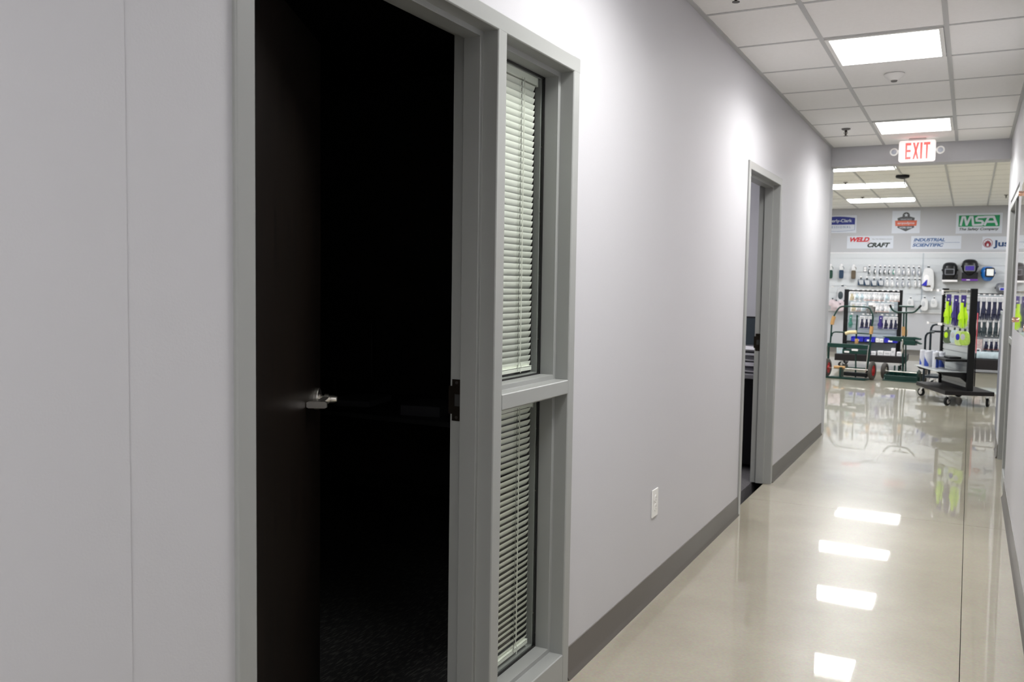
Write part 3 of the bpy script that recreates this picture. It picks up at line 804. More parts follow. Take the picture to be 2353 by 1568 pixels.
def k_carded(gm, w=.085, h=.26, strip=None, gs=.72):
    """glove pack: pale card at the top, glove below, pale edge"""
    def mk():
        t = thing('carded_glove_pack', '', 'gloves')
        MB().box(-w/2, w/2, .0, .004, -h, 0).build('backing_card', M_TAB, t, bevel=.002)
        MB().box(-w*.42, w*.42, -.003, 0, -h*.28, -.01).build('print_panel', M_PBAG, t)
        glove_mesh(MB(), w*gs, h*gs, z=-h*.24, y=-.012, t=.024).build('glove', gm, t, smooth=True)
        if strip: MB().box(-w*.45, w*.45, -.006, -.003, -h*.98, -h*.88).build('foot_strip', strip, t)
        return t
    return Kind(mk)
def put_row(kind, what, pts, plane_y, group, hook=None, off=.10, where='', scale=1, hl='hook', zoff=0, total=None, base=0):
    """pts: frame positions of the hanging points on the plane y = plane_y"""
    n = len(pts)
    for i, (px, py) in enumerate(pts):
        p = at(px, py, 'y', plane_y-off)
        kd = kind[i] if isinstance(kind, list) else kind
        wh = what[i] if isinstance(what, list) else what
        lab = wh if '{' not in wh else wh.format(ORD[i+base])
        if hook: 
            hook.put(f'{hl}, {ORD[i+base]} from the left, {where}', (p.x, plane_y-.021, p.z+.004), 0, group+' hooks')
        kd.put(lab, (p.x, plane_y-off, p.z), 0, group, scale)

# rows on the white panel
rowA = [1998, 2011, 2023, 2033.5, 2044, 2054.5, 2066, 2076.5, 2088, 2099.5, 2112]
kA = [P_DARK]*5 + [P_TEAL] + [P_PALE, P_GREY, P_PALE, P_GREY, P_GREY]
lA = ['{} dark glasses pouch from the left in the upper row of small packs']*5 + ['only teal pouch in the upper row of small packs'] + \
     ['{} pouch from the left, pale, in the upper row of small packs']*5
put_row(kA, lA, [(x, 611+.06*(x-1998)*.35) for x in rowA], YB, 'upper row of small packs', HOOKS, .075, 'above the upper row of small packs', hl='short wire hook')
put_row(K_CASE, '{} square navy case pack from the left in the second row', [(1978.5, 637), (1992.5, 638), (2008.5, 639), (2024, 638.5)], YB, 'square case packs', HOOKS, .075, 'over the square navy cases', hl='short wire hook')
rowB = [2038.5, 2050, 2062, 2075, 2088.5, 2103, 2113]
put_row([P_PALE, P_PALE, P_GREY, P_GREY, P_GREY, P_PALE, P_PALE], '{} pale pouch from the left in the second row of small packs', [(x, 639+.02*(x-2038)) for x in rowB], YB, 'second row pale pouches', HOOKS, .075, 'over the pale pouches of the second row', hl='short wire hook')
for (px, py), m, lab in (((1909, 609), M_DKGREEN, 'dark green folded garment pack cut off by the left wall'), ((1934, 609), M_DKNAVY, 'slate blue folded garment pack, white bag on top'), ((1962, 610), M_BROWN, 'brown folded garment pack, white bag on top')):
    p = at(px, py, 'y', YB-.1); k_long(m).put(lab, (p.x, YB-.1, p.z-.01))
    HOOKS.put('short wire hook holding the ' + lab.split(' folded')[0] + ' garment pack', (p.x, YB-.021, p.z+.0), 0, 'garment hooks')
p = at(1988, 619, 'y', YB-.03); t = thing('price_sign_holder', 'small dark outlined sign holder left of the upper packs', 'sign holder', (p.x, YB-.03, p.z))
o = MB()
for r_ in ((-.035, .035, .05, .056), (-.035, .035, -.056, -.05), (-.035, -.029, -.05, .05), (.029, .035, -.05, .05), (-.035, .035, -.003, .003)): o.box(r_[0], r_[1], -.004, .004, r_[2], r_[3])
o.build('holder_frame', M_DKPL, t); MB().box(-.03, .03, 0, .008, -.05, .05).build('holder_card', M_TAB, t)

# lower bags on the wall
for px, py, w_, h_, m, lab, inner in ((2134, 612, .26, .50, M_WBAG, 'large white coverall bag beside the black welding helmet', M_TAB), (2093, 683, .14, .20, M_WBAG, 'clear pale bag hanging left of the joint strip, low on the panel', M_PBAG),
                               (2125, 682, .16, .27, M_WBAG, 'taller pale bag just right of the joint strip, low on the panel', M_PBAG), (2147, 683, .14, .19, M_WBAG, 'small pale bag right of the taller one, low on the panel', M_PBAG),
                               (1936, 655, .24, .40, M_PBAG, 'grey harness bag with dark slot above the pile of clear bags', M_DKPL)):
    p = at(px, py, 'y', YB-.12); k_bag(m, w_, h_, .07, inner=inner).put(lab, (p.x, YB-.12, p.z))
    HOOKL.put('long hook carrying the ' + lab.split(' bag')[0] + ' bag' + (' at ' + lab.split(', ')[0][-12:] if False else ''), (p.x, YB-.021, p.z+.003), 0, None, .6)
p = at(2124, 652, 'y', YB-.16)
t = thing('blue_wedge_pack', 'saturated blue triangular pack poking out left of the white coverall bag', 'pack', (p.x, YB-.16, p.z))
MB().prism([(-.06, -.04), (.05, -.05), (.05, .09)], lambda u, v, q: (u, q, v), -.02, .02).build('pack_body', M_BLUEBIN, t, bevel=.006)
MB().tube([(.0, 0, -.04), (.05, 0, -.055), (.12, 0, -.05)], .016, 8).build('pack_strap', M_BROWN, t, smooth=True)
t0 = [(1912, 693, .16), (1921, 697, .15), (1931, 695, .17), (1939, 698, .14), (1916, 704, .16), (1930, 705, .17)]
KB = k_bag(M_PINKBAG, .15, .15, .08, 'bag')
for i, (px, py, s_) in enumerate(t0):
    p = at(px, py, 'y', YB-.2-.03*(i % 3)); KB.put(f'{ORD[i]} pinkish clear bag in the pile at the left foot of the slatwall', (p.x, YB-.14-.05*(i % 2), p.z+.075), random.uniform(-.3, .3), 'pinkish clear bags')
for px, lab in ((1911, 'white tipped hook cut off by the left corridor wall'), (1941, 'white tipped hook beside the grey harness bag')):
    p = at(px, 659, 'y', YB-.3); HOOKL.put(lab, (p.x, YB-.021, p.z), 0)

# ------------------------------------------------------------------ welding helmets
def helmet(name, label, px, py, wpx, hpx, shell, frame, lens, y=YB-.18, lit=None, rz=0, win=(.52, .24, .10), lensm=None, stand=None):
    c = at(px, py, 'y', y); sc = 1/108.
    W_, H_ = wpx*sc/2, hpx*sc/2
    t = thing(name, label, 'welding helmet', (c.x, y, c.z), rz)
    rings = []
    for k, (zz, ww, dd) in enumerate(((1.0, .25, .15), (.93, .62, .55), (.75, .88, .9), (.45, .99, 1.05), (.1, 1.0, 1.1), (-.25, .93, 1.12), (-.6, .74, 1.0), (-.88, .50, .8), (-1.0, .30, .55))):
        ring = []
        for i in range(20):
            a = PI*(i/19)  # front half, from right to left
            ca, sa = math.cos(a), math.sin(a)
            ring.append((W_*ww*math.copysign(abs(ca)**.8, ca), -.155*dd*abs(sa)**.75+.05, zz*H_))
        ring += [(x*.93, y_+.03 if i in (0, 19) else y_+.012, z) for i, (x, y_, z) in list(enumerate(ring))[::-1]]
        rings.append(ring)
    MB().loft(rings).build('shell', shell, t, smooth=True)
    fw, fh, fz = win[0]*W_, win[1]*H_, win[2]*H_
    fr = MB(); fr.prism(rrect(fw*1.28, fh*1.42, min(fw, fh)*.35), lambda u, v, q: (u, q+abs(u)*.12, v+fz), -.142, -.085)
    f = fr.build('visor_frame', frame, t, bevel=.004)
    MB().prism(rrect(fw, fh, min(fw, fh)*.18), lambda u, v, q: (u, q+abs(u)*.12, v+fz), -.147, -.140).build('visor_lens', lens, f, bevel=.001)
    for s in (-1, 1):
        MB().lathe([(0, 0), (.022, 0), (.018, s*.014), (0, s*.016)], (s*W_*.97, 0, H_*.12), 'x', 14).build('side_knob', M_BLACKG, t, smooth=True)
    if rz or py > 650: MB().box(-.02, .02, .03, YB-.0215-y if not rz else (YB-.024-y)*1.0, -.02, .02).build('wall_bracket', M_BLACKM, t)
    return t, W_, H_
def stand(label, px, py, wpx, hpx, strip):
    c = at(px, py, 'y', YB-.16); w_, h_ = wpx/216., hpx/108.
    t = thing('helmet_stand', label, 'display stand', (c.x, YB-.13, c.z))
    MB().box(-w_, w_, -.10, .10, 0, h_).build('stand_box', M_BLACKG, t, bevel=.004)
    s = MB().box(-w_, w_, -.112, -.10, -.035, .005).build('edge_strip', strip, t)
    MB().box(-w_, w_, -.11, .11, -.035, -.0).build('stand_foot', M_BLACKM, t)
    MB().box(-w_*.40, w_*.05, -.114, -.111, -.022, -.008).build('pale_mark', M_TAB, t) if strip is M_PSTRIP else MB().prism([(w_*.35, -.03), (w_*.75, -.03), (w_*.55, .0)], lambda u, v, q: (u, q, v), -.114, -.111).build('corner_mark', M_TAB, t)
    return t
helmet('welding_helmet', 'all-black welding helmet, leftmost of the wall helmets', 2182.5, 623.5, 31, 40, M_BLACKG, M_SILVER, M_BLACKG, win=(.50, .24, -.08))
stand('black helmet stand with pale strip under the all-black helmet', 2182.5, 644, 31, 13, M_TAB)
helmet('welding_helmet', 'tall black welding helmet with purple lens', 2228.5, 615, 33, 37, M_BLACKG, M_SILVER, M_PURPLE, win=(.52, .26, -.1))
stand('black helmet stand with bright purple strip', 2228, 642, 32, 15, M_PSTRIP)
M_VISW = mat('white_visor_glint', (.95, .95, .95), .3, var=.01)  # bright reflection on the visor, given as plain white colour
helmet('welding_helmet', 'bright blue helmet with a white reflection coloured onto its visor', 2270.5, 629.5, 28, 33, M_CYAN, M_BLACKG, M_VISW, rz=math.radians(14), win=(.50, .44, .18))
helmet('welding_helmet', 'grey welding helmet half hidden by the right wall', 2305, 664, 30, 28, M_SILVER, M_SIGN, M_BLUEBIN, win=(.40, .16, -.05))

# ------------------------------------------------------------------ local frames for freestanding things
class Frame:
    def __init__(s, A, rz): s.A = Vector(A); s.rz = rz; s.M = Matrix.Translation(s.A) @ Matrix.Rotation(rz, 4, 'Z'); s.I = s.M.inverted()
    def l(s, px, py, d=0):
        """point of the vertical plane local y = -d seen at a spot of the frame, in local coordinates"""
        o = s.I @ CAMP; q = (s.I.to_3x3() @ ray(px, py)); k = (-d-o.y)/q.y
        return o + q*k
    def w(s, v): return s.M @ Vector(v)

# ---- left welding cart
A = at(1901, 866, 'z', 0); B = at(1988, 876, 'z', 0)
def caster(parent, x, y, z0=0, r=.045, yaw=0, top=.12):
    c = bpy.data.objects.new('caster', None); COL.objects.link(c); c.parent = parent; c.location = (x, y, z0); c.rotation_euler = (0, 0, yaw)
    MB().lathe([(0, -.014), (r*.9, -.014), (r, -.010), (r, .010), (r*.9, .014), (0, .014)], (0, 0, r), 'y', 22).build('wheel', M_BLACKM, c, smooth=True)
    MB().lathe([(0, -.016), (r*.55, -.016), (r*.5, .016), (0, .016)], (0, 0, r), 'y', 16).build('wheel_hub', M_STEEL, c, smooth=True)
    f = MB()
    for s in (-1, 1): f.prism([(-.012, r-.01), (.012, r-.01), (.04, 2*r+.01), (.0, 2*r+.01)], lambda u, v, q: (u, q, v), s*.018, s*.021)
    f.box(-.005, .045, -.021, .021, 2*r+.005, 2*r+.010).box(-.012, .052, -.03, .03, top-.006, top)
    f.lathe([(0, 2*r+.01), (.018, 2*r+.01), (.018, top-.006), (0, top-.006)], (.02, 0, 0), 'z', 12)
    f.build('caster_fork', M_CHROME, c, smooth=True)
    return c
def wheel(parent, x, y, z, r, wd, hub):
    wv = MB(); prof = [(r*.62, -wd/2), (r*.9, -wd/2), (r, -wd*.25), (r, wd*.25), (r*.9, wd/2), (r*.62, wd/2)]
    rings = [[(x+h, y+rr*math.cos(2*PI*k/28), z+rr*math.sin(2*PI*k/28)) for k in range(28)] for rr, h in prof]
    rings.append(rings[0]); wv.loft(rings, caps=False)
    o = wv.build('wheel', M_RUBBER, parent, smooth=True)
    MB().lathe([(0, -wd*.45), (r*.2, -wd*.5), (r*.25, -wd*.25), (r*.64, -wd*.3), (r*.64, wd*.3), (r*.25, wd*.25), (r*.2, wd*.5), (0, wd*.45)], (x, y, z), 'x', 24).build('wheel_hub', hub, o, smooth=True)
    return o
ang = math.radians(-12); A.y = 14.62; A.x = at(1901, 866, 'y', 14.62).x
F = Frame((A.x, A.y, 0), ang)
t = thing('cylinder_cart', 'left green welding cylinder cart with wide looped handle and red hubs', 'hand cart', (A.x, A.y, 0), ang)
Lc = F.l(1988, 876, 0).x
D = -.32   # uprights stand this far behind the toe plate edge
def pts(lst, d=-.30): return [F.l(px, py, d) for px, py in lst]
r = .013
MB().tube(pts([(1908, 790), (1909.5, 771), (1911, 747), (1914, 734), (1917, 725), (1922, 716), (1927, 709), (1931, 706), (1936, 704.5), (1950, 704.3), (1970, 705), (1988, 705.6), (1994.6, 706.5), (1999, 709.5), (2002, 715), (2005, 722), (2006, 731), (2005, 741), (2003, 751), (2001, 771), (1998, 792)]), r, 10).build('handle_loop', M_GREEN, t, smooth=True)
MB().tube(pts([(1911, 773), (1912, 767.5), (1915, 764.3), (1920.6, 763), (1940, 764), (1999.7, 767.6)], -.33), r*.9, 10).build('rear_loop', M_GREEN, t, smooth=True)
cb = MB(); cb.tube(pts([(1911.8, 746), (1913.8, 736), (1916.8, 727)]), .030, 10); cb.build('cardboard_wrap', M_CARD, t, smooth=True)
MB().tube(pts([(2003, 750), (2001.5, 768)]), .027, 10).build('cardboard_wrap', M_CARD, t, smooth=True)
MB().tube(pts([(1943, 767), (1952, 764), (1968, 763.5)], -.27), .028, 10).build('paper_roll', M_CREAM, t, smooth=True)
MB().tube(pts([(1969.7, 724), (1968.6, 750), (1967, 789)]), r, 10).build('centre_post', M_GREEN, t, smooth=True)
MB().tube(pts([(1968.8, 779), (1968, 790)]), .026, 10).build('cardboard_wrap', M_CARD, t, smooth=True)
a, b = F.l(1905, 788, -.28), F.l(1999, 799, -.28)
a2, b2 = F.l(1905, 797, -.28), F.l(1999, 805, -.28)
MB().box(a.x, b.x, .20, .30, a2.z+.0, a.z-.0).build('upper_brace', M_GREEN, t, bevel=.005)
a, b = F.l(1938, 802, -.22), F.l(1993, 815, -.22)
o = MB().box(a.x, b.x, .17, .25, b.z, a.z).build('lower_brace', M_GREEN, t, bevel=.004)
for (p0, p1) in (((1957, 802), (1971, 807)), ((1940, 806.5), (1951, 811))):
    a, b = F.l(*p0, -.165), F.l(*p1, -.165); MB().box(a.x, b.x, .166, .170, b.z, a.z).build('label_plate', M_TAB, o)
for px0, px1 in ((1903.5, 1903.5), (1999, 1991)):
    q = pts([(px0+1, 788), (px1, 868)]); MB().tube([(q[0].x, .30, q[0].z), (q[1].x, .26, .02)], .018, 10).build('upright', M_GREEN, t, smooth=True)
q = pts([(1966.5, 811), (1966.5, 853)], -.24); MB().tube([(q[0].x, .24, q[0].z), (q[1].x, .24, .02)], .012, 8).build('lower_post', M_GREEN, t, smooth=True)
q = F.l(1940, 844, -.24); MB().tube([(.05, .24, q.z), (Lc-.03, .24, q.z)], .010, 8).build('cross_bar', M_GREEN, t, smooth=True)
q = F.l(1920, 844, -.22); MB().tube([(.03, .21, q.z), (.20, .21, q.z)], .026, 10).build('cardboard_wrap', M_CARD, t, smooth=True)
MB().box(-.03, Lc, -.02, .30, 0, .012).box(-.03, Lc, -.02, -.01, 0, .03).build('toe_plate', M_GREEN, t, bevel=.003)
MB().box(.2, Lc-.03, .15, .28, .04, .10).build('bottle_tray', M_BLACKM, t, bevel=.006)
MB().box(.14, .165, .12, .26, .012, .17).build('divider', M_GREEN, t, bevel=.003)
for x_ in (Lc+.035, -.075): wheel(t, x_, .20, .145, .145, .05, M_RED)
MB().tube([(-.06, .20, .145), (Lc+.04, .20, .145)], .01, 8).build('axle', M_STEEL, t, smooth=True)
ch = MB(); a, b = F.l(1996, 793, -.15), F.l(1990, 826, -.15)
ch.tube([(a.x, .16, a.z), ((a.x+b.x)/2+.01, .14, (a.z+b.z)/2), (b.x, .16, b.z-.2)], .006, 6); ch.build('chain', M_STEEL, t, smooth=True)

# ---- right welding cart
A = at(2029, 873, 'z', 0); B = at(2112, 881, 'z', 0); ang = math.radians(-11); A.y = 14.75; A.x = at(2029, 873, 'y', 14.75).x; F = Frame((A.x, A.y, 0), ang)
Lc = F.l(2112, 881, 0).x
t = thing('cylinder_cart', 'right green welding cylinder cart with T-shaped and curved handles', 'hand cart', (A.x, A.y, 0), ang)
MB().tube(pts([(2066, 704.2), (2100.5, 705)], -.35), .015, 10).tube(pts([(2082.6, 705), (2081.4, 759), (2081, 785)], -.35), .011, 8).build('rear_handle', M_GREEN, t, smooth=True)
MB().tube(pts([(2045, 701), (2048, 708), (2051, 712.5), (2054.5, 715.5), (2062, 718), (2080, 718.6), (2096.6, 718.4), (2102, 716.8), (2106, 713.5), (2111.5, 708), (2117, 702)], -.25), .014, 10).build('front_handle', M_GREEN, t, smooth=True)
for gp in ([(2045, 701), (2047.5, 707)], [(2111.5, 708), (2117, 702)]): MB().tube(pts(gp, -.25), .0165, 10).build('hand_grip', M_BLACKM, t, smooth=True)
q = pts([(2077, 719), (2075, 790), (2073.6, 876)], -.25)
MB().tube([(q[0].x, .25, q[0].z), (q[1].x, .25, q[1].z), (q[2].x, .25, .02)], .013, 8).tube([(q[0].x+.035, .27, q[0].z), (q[1].x+.035, .27, q[1].z), (q[2].x+.04, .27, .02)], .011, 8).build('centre_post', M_GREEN, t, smooth=True)
MB().tube(pts([(2076, 751), (2075.7, 772)], -.25), .026, 10).build('cardboard_wrap', M_CARD, t, smooth=True)
MB().tube(pts([(2081.3, 758), (2080.8, 772)], -.35), .024, 10).build('cardboard_wrap', M_CARD, t, smooth=True)
po = [F.l(px, py, -.2) for px, py in ((2029, 773), (2075, 774), (2105, 775), (2116, 778), (2116.5, 781.5), (2104, 780.5), (2101, 784), (2108, 785), (2118, 790), (2117.5, 792), (2104, 788), (2090, 788), (2075, 785), (2047, 783), (2045, 778))]
MB().prism([(q.x, q.z) for q in po], lambda u, v, q: (u, q, v), .14, .24).build('bottle_cradle', M_GREEN, t, bevel=.003)
a, b = F.l(2080, 782, -.2), F.l(2106, 794, -.2)
MB().box(a.x, b.x, .12, .25, b.z, a.z).build('tool_tray', M_GREEN, t, bevel=.004)
ch = MB(); a = F.l(2074, 780, -.12); 
for k in range(11): ch.lathe([(.004, 0), (.012, .006), (.012, .016), (.004, .022)], (a.x+.006*math.sin(k), .12, a.z-.02-k*.020), 'z', 8)
ch.build('chain', M_STEEL, t, smooth=True)
MB().box(-.0, Lc, -.04, .32, 0, .012).box(0, Lc, .30, .32, 0, .14).box(0, Lc, .02, .035, 0, .085).build('base_tray', M_GREEN, t, bevel=.003)
fn = [F.l(px, py, 0) for px, py in ((2105, 846), (2110, 851), (2112, 878), (2105, 878))]
MB().prism([(-.04, .0), (.30, .0), (.30, .12), (.06, .20), (-.02, .17)], lambda u, v, q: (q, u, v), Lc-.035, Lc-.022).build('side_fin', M_GREEN, t, bevel=.002)
MB().prism([(-.02, .0), (.30, .0), (.30, .10), (.06, .10)], lambda u, v, q: (q, u, v), .01, .02).build('side_fin', M_GREEN, t, bevel=.002)
MB().tube([(.09, .28, .02), (.09, .28, .22)], .012, 8).tube([(.15, .28, .02), (.15, .28, .22)], .012, 8).build('rear_strut', M_GREEN, t, smooth=True)
for x_ in (-.035, Lc+.05): wheel(t, x_, .20, .13, .13, .06, M_STEEL)
MB().tube([(-.03, .20, .13), (Lc+.04, .20, .13)], .01, 8).build('axle', M_STEEL, t, smooth=True)

# ---- dark tubular cart behind the front stand
A = Vector((at(2125, 872, 'y', 13.9).x, 13.9, 0)); F = Frame((A.x, A.y, 0), math.radians(-12)); ang = math.radians(-12)
t = thing('platform_cart', 'dark blue tubular shelf cart half hidden behind the front display stand', 'hand cart', (A.x, A.y, 0), ang)
q = lambda px, py, d: F.l(px, py, d)
bk = [q(px, py, -.45) for px, py in ((2139, 760), (2140.5, 753), (2144, 748), (2150, 746), (2185, 746), (2190, 749), (2193, 758))]
MB().tube([(bk[0].x, .45, .10)] + [tuple(v) for v in bk] + [(bk[-1].x, .45, .10)], .015, 10).build('rear_handle_loop', M_NAVYTUBE, t, smooth=True)
fr = [q(px, py, 0) for px, py in ((2126.5, 778), (2128, 771), (2132, 766), (2138, 764.5))]
z_ = q(2150, 764.6, 0).z
MB().tube([(fr[0].x, 0, .10)] + [tuple(v) for v in fr] + [(fr[-1].x+.02, .1, fr[-1].z), (bk[0].x, .45, fr[-1].z), (bk[-1].x, .45, fr[-1].z)], .015, 10).build('front_handle_loop', M_NAVYTUBE, t, smooth=True)
x0 = fr[0].x; x1 = bk[-1].x
z1 = q(2135, 819, 0).z; z2 = q(2140, 866, 0).z
MB().box(x0-.01, x1, 0, .45, z1-.03, z1).build('upper_shelf', M_NAVYTUBE, t, bevel=.004)
MB().box(x0-.01, x1, 0, .45, max(.12, z2-.02), max(.12, z2-.02)+.03).build('lower_shelf', M_NAVYTUBE, t, bevel=.004)
for x_, y_ in ((x0+.03, .03), (x0+.03, .42), (x1-.06, .03), (x1-.06, .42)): caster(t, x_, y_, 0, .045, .4, max(.12, z2-.02))

# ------------------------------------------------------------------ front rolling display stand
PA = at(2163, 882, 'z', .17); PB = at(2227, 902, 'z', .17)
ang = math.atan2(PB.y-PA.y, PB.x-PA.x); LP = (PB-PA).length
F = Frame((PA.x, PA.y, 0), ang); FS = F; ANGS = ang
HT = F.l(2177, 663, 0).z
t = thing('rolling_display_stand', 'black rolling display stand with neon gloves, nearest in the shop', 'display stand', (PA.x, PA.y, 0), ang)
DK0, DK1 = .135, .185
MB().box(-.06, LP+.06, -.30, .27, DK0, DK1).build('deck', M_BLACKW, t, bevel=.004)
for x_ in (0, LP): MB().box(x_-.018, x_+.018, -.038, .038, DK1, HT).build('post', M_BLACKM, t, bevel=.003)
MB().box(.018, LP-.018, -.012, .012, HT-.05, HT-.02).build('top_rail', M_BLACKM, t, bevel=.002)
MB().box(.018, LP-.018, -.014, .014, DK1, DK1+.035).build('bottom_rail', M_BLACKM, t, bevel=.002)
M_SLATG2 = mat('stand_slat_face', (.50, .52, .52), .35, var=.02)
slatwall('slat_panel', None, .018, LP-.018, DK1+.035, HT-.055, .010, M_SLATG2, .076, parent=t, depth=.019, gv=.012)
for x_, y_, yw in ((-.0, -.25, .5), (LP, -.25, 2.2), (LP, .22, -.6), (-.0, .22, 1.2)): caster(t, x_, y_, 0, .052, yw, DK0)
zs = F.l(2150, 849, .30).z
MB().box(.03, LP-.05, -.36, -.02, zs-.012, zs).build('shelf', M_SLATG2, t, bevel=.003)
for x_ in (.04, LP-.05): MB().prism([(-.34, zs-.012), (-.30, zs-.05), (-.10, zs-.075), (-.02, zs-.14), (-.02, zs-.012)], lambda u, v, q: (q, u, v), x_, x_+.02).build('shelf_bracket', M_BLACKM, t, bevel=.002)
MB().box(LP*.5, LP-.03, -.28, -.02, zs+.12, zs+.15).build('upper_tray', M_BLACKM, t, bevel=.003)
bumps = MB().box(LP*.66, LP*.86, -.2, -.06, zs+.152, zs+.175); o = bumps.build('flat_tool_pack', M_BLACKG, bevel=.006)
o.location = (PA.x, PA.y, 0); o.rotation_euler = (0, 0, ang); tag(o, 'flat black pack lying on the small upper tray of the front stand', 'pack')

def on_stand(kind, label, px, py, d, rz=0, group=None, scale=1, drop=0):
    p = FS.l(px, py, d); wv = FS.w((p.x, -d, p.z-drop)); return kind.put(label, wv, ANGS+rz, group, scale)
G_NEON = k_gloves(M_NEON, M_INDIGO, .075, .34); G_IND = k_gloves(M_INDIGO, M_INDIGO, .075, .34)
on_stand(G_NEON, 'neon yellow glove pair nearest the far post of the front stand', 2181, 679, .22, math.radians(38), 'gloves on the front stand')
on_stand(G_IND, 'indigo glove pair between the two neon pairs', 2198, 681, .20, math.radians(38), 'gloves on the front stand')
on_stand(G_NEON, 'neon yellow glove pair nearest the near post of the front stand', 2215, 681, .18, math.radians(38), 'gloves on the front stand', 1.05)
for px, py, lab in ((2139, 667, 'leftmost white tipped hook at the top of the front stand'), (2154, 668, 'second white tipped hook at the top of the front stand'), (2170, 669.5, 'white tipped hook just over the far neon gloves'),
                    (2198, 675, 'hook holding the indigo gloves'), (2215, 677, 'hook holding the near neon gloves'),
                    (2131, 742, 'leftmost white tipped hook of the lower row on the front stand'), (2156, 745, 'second white tipped hook of the lower row on the front stand'), (2172, 747, 'white tipped hook above the green packs')):
    k = k_hook(.34, True, .075)
    p = FS.l(px, py, .36); lx = max(.03, min(LP-.03, p.x))
    if px < 2160 or py > 740: lx = p.x if .0 < p.x < LP else lx
    k.put(lab, FS.w((lx, -.012, p.z)), ANGS)
# green and clear packs of the second row
B_GRN = k_bag(mat('lime_print_bag', (.42, .62, .10), .3, var=.3, vscale=40), .13, .17, .035, 'pack', M_PBAG)
B_LIME = k_bag(mat('pale_lime_bag', (.55, .66, .30), .3, var=.2, vscale=30), .12, .18, .035, 'pack', M_BLUEBIN)
B_GREY = k_bag(M_PALEBLUE, .11, .16, .035, 'pack', M_PBAG)
B_DKG = k_bag(mat('dark_green_print_bag', (.10, .14, .08), .3, var=.4, vscale=40), .11, .17, .035, 'pack', M_NEON)
on_stand(B_DKG, 'dark green pack with a neon oval in the lower row', 2179, 752, .22, math.radians(38))
on_stand(B_GREY, 'pale blue-grey pack in the lower row of the front stand', 2194, 753, .20, math.radians(38))
on_stand(B_LIME, 'pale lime pack with blue mark in the lower row', 2206, 755, .18, math.radians(38))
on_stand(B_GRN, 'lime pack nearest the near post in the lower row', 2218, 756, .16, math.radians(38))
def mk_bottle():
    t = thing('wipes_canister', '', 'canister')
    MB().lathe([(0, 0), (.036, 0), (.038, .004), (.038, .165), (.034, .175), (0, .175)], (0, 0, 0), 'z', 24).build('canister_body', M_BOTTLE, t, smooth=True)
    MB().lathe([(0, .175), (.037, .175), (.038, .18), (.037, .200), (.030, .208), (0, .208)], (0, 0, 0), 'z', 24).build('cap', M_BOTTLE, t, smooth=True)
    b = MB(); n = 14; rr = .0386
    vs = []; 
    for k in range(n+1):
        a = PI*(1.0+.62*k/n); h = .16 - .12*k/n
        vs += [(rr*math.cos(a), rr*math.sin(a), .012), (rr*math.cos(a), rr*math.sin(a), h), ((rr-.001)*math.cos(a), (rr-.001)*math.sin(a), h), ((rr-.001)*math.cos(a), (rr-.001)*math.sin(a), .012)]
    b.loft([vs[4*k:4*k+4] for k in range(n+1)]); b.build('blue_label', M_BOTTLEB, t, smooth=True)
    return t
K_BOT = Kind(mk_bottle)
for i, (lx, d, lab) in enumerate(((.10, .28, 'white and blue canister, leftmost on the shelf of the front stand'), (.22, .24, 'white and blue canister, second from the left on the stand shelf'), (.34, .30, 'white and blue canister, foremost on the stand shelf'),
                                  (.42, .15, 'white and blue canister in the rear right of the stand shelf'), (.16, .15, 'white and blue canister behind the leftmost one on the stand shelf'), (.29, .14, 'white and blue canister behind the foremost one on the stand shelf'), (.52, .26, 'white and blue canister, rightmost on the stand shelf'), (.16, .16, 'white and blue canister behind the leftmost one on the stand shelf'), (.29, .15, 'white and blue canister behind the foremost one on the stand shelf'))):
    if lx < LP-.08: K_BOT.put(lab, FS.w((lx, -d, zs)), ANGS+.5+.4*i, 'canisters on the stand shelf', 1.0)

# ------------------------------------------------------------------ left rear display stand
Y2 = 17.3
def xz(px, py, y=Y2): p = at(px, py, 'y', y); return p.x, p.z
xl, zt = xz(1946, 665); xr, _ = xz(2070, 666)
t = thing('rolling_display_stand', 'black framed display stand behind the two green carts', 'display stand', ((xl+xr)/2, Y2, 0))
hw = (xr-xl)/2; cxs = (xl+xr)/2
MB().box(-hw-.10, hw+.16, -.55, .35, .12, .24).build('deck', M_BLACKW, t, bevel=.01)
for s in (-1, 1): MB().box(s*hw-.035, s*hw+.035, -.045, .045, .24, zt).build('post', M_BLACKM, t, bevel=.003)
MB().box(-hw, hw, -.02, .02, zt-.05, zt-.01).build('top_rail', M_BLACKM, t, bevel=.002)
slatwall('slat_panel', None, -hw+.035, hw-.035, .26, zt-.05, .015, mat('cool_slat_face', (.50, .56, .60), .35, var=.02), .076, parent=t, depth=.024, gv=.010)
for x_, y_ in ((-hw, -.45), (hw+.08, -.45), (-hw, .27), (hw+.08, .27)): caster(t, x_, y_, 0, .045, 1.0+x_, .12)
zb = xz(2000, 786, Y2-.2)[1]
MB().box(-hw+.04, hw-.04, -.30, -.02, zb-.015, zb).build('shelf', M_BLACKM, t, bevel=.002)
SL = lambda px, py, d: at(px, py, 'y', Y2-d)
rows = [(666, [1958, 1969, 1981, 1991.5, 2003, 2014, 2026, 2038, 2051, 2062]), (691.5, [1961, 1973, 1985, 2004, 2018, 2028, 2038, 2048.5]), (722, [1955, 1981, 1991.5, 2001, 2024, 2036, 2048, 2058])]
PK1 = k_carded(M_PALEBLUE, .085, .15); M_PEACH = mat('peach_strip', (.72, .36, .27), .5, var=.1)
PK2 = k_carded(M_WBAG, .085, .16, M_PEACH); PK3 = k_carded(M_PBAG, .085, .16, M_PEACH)
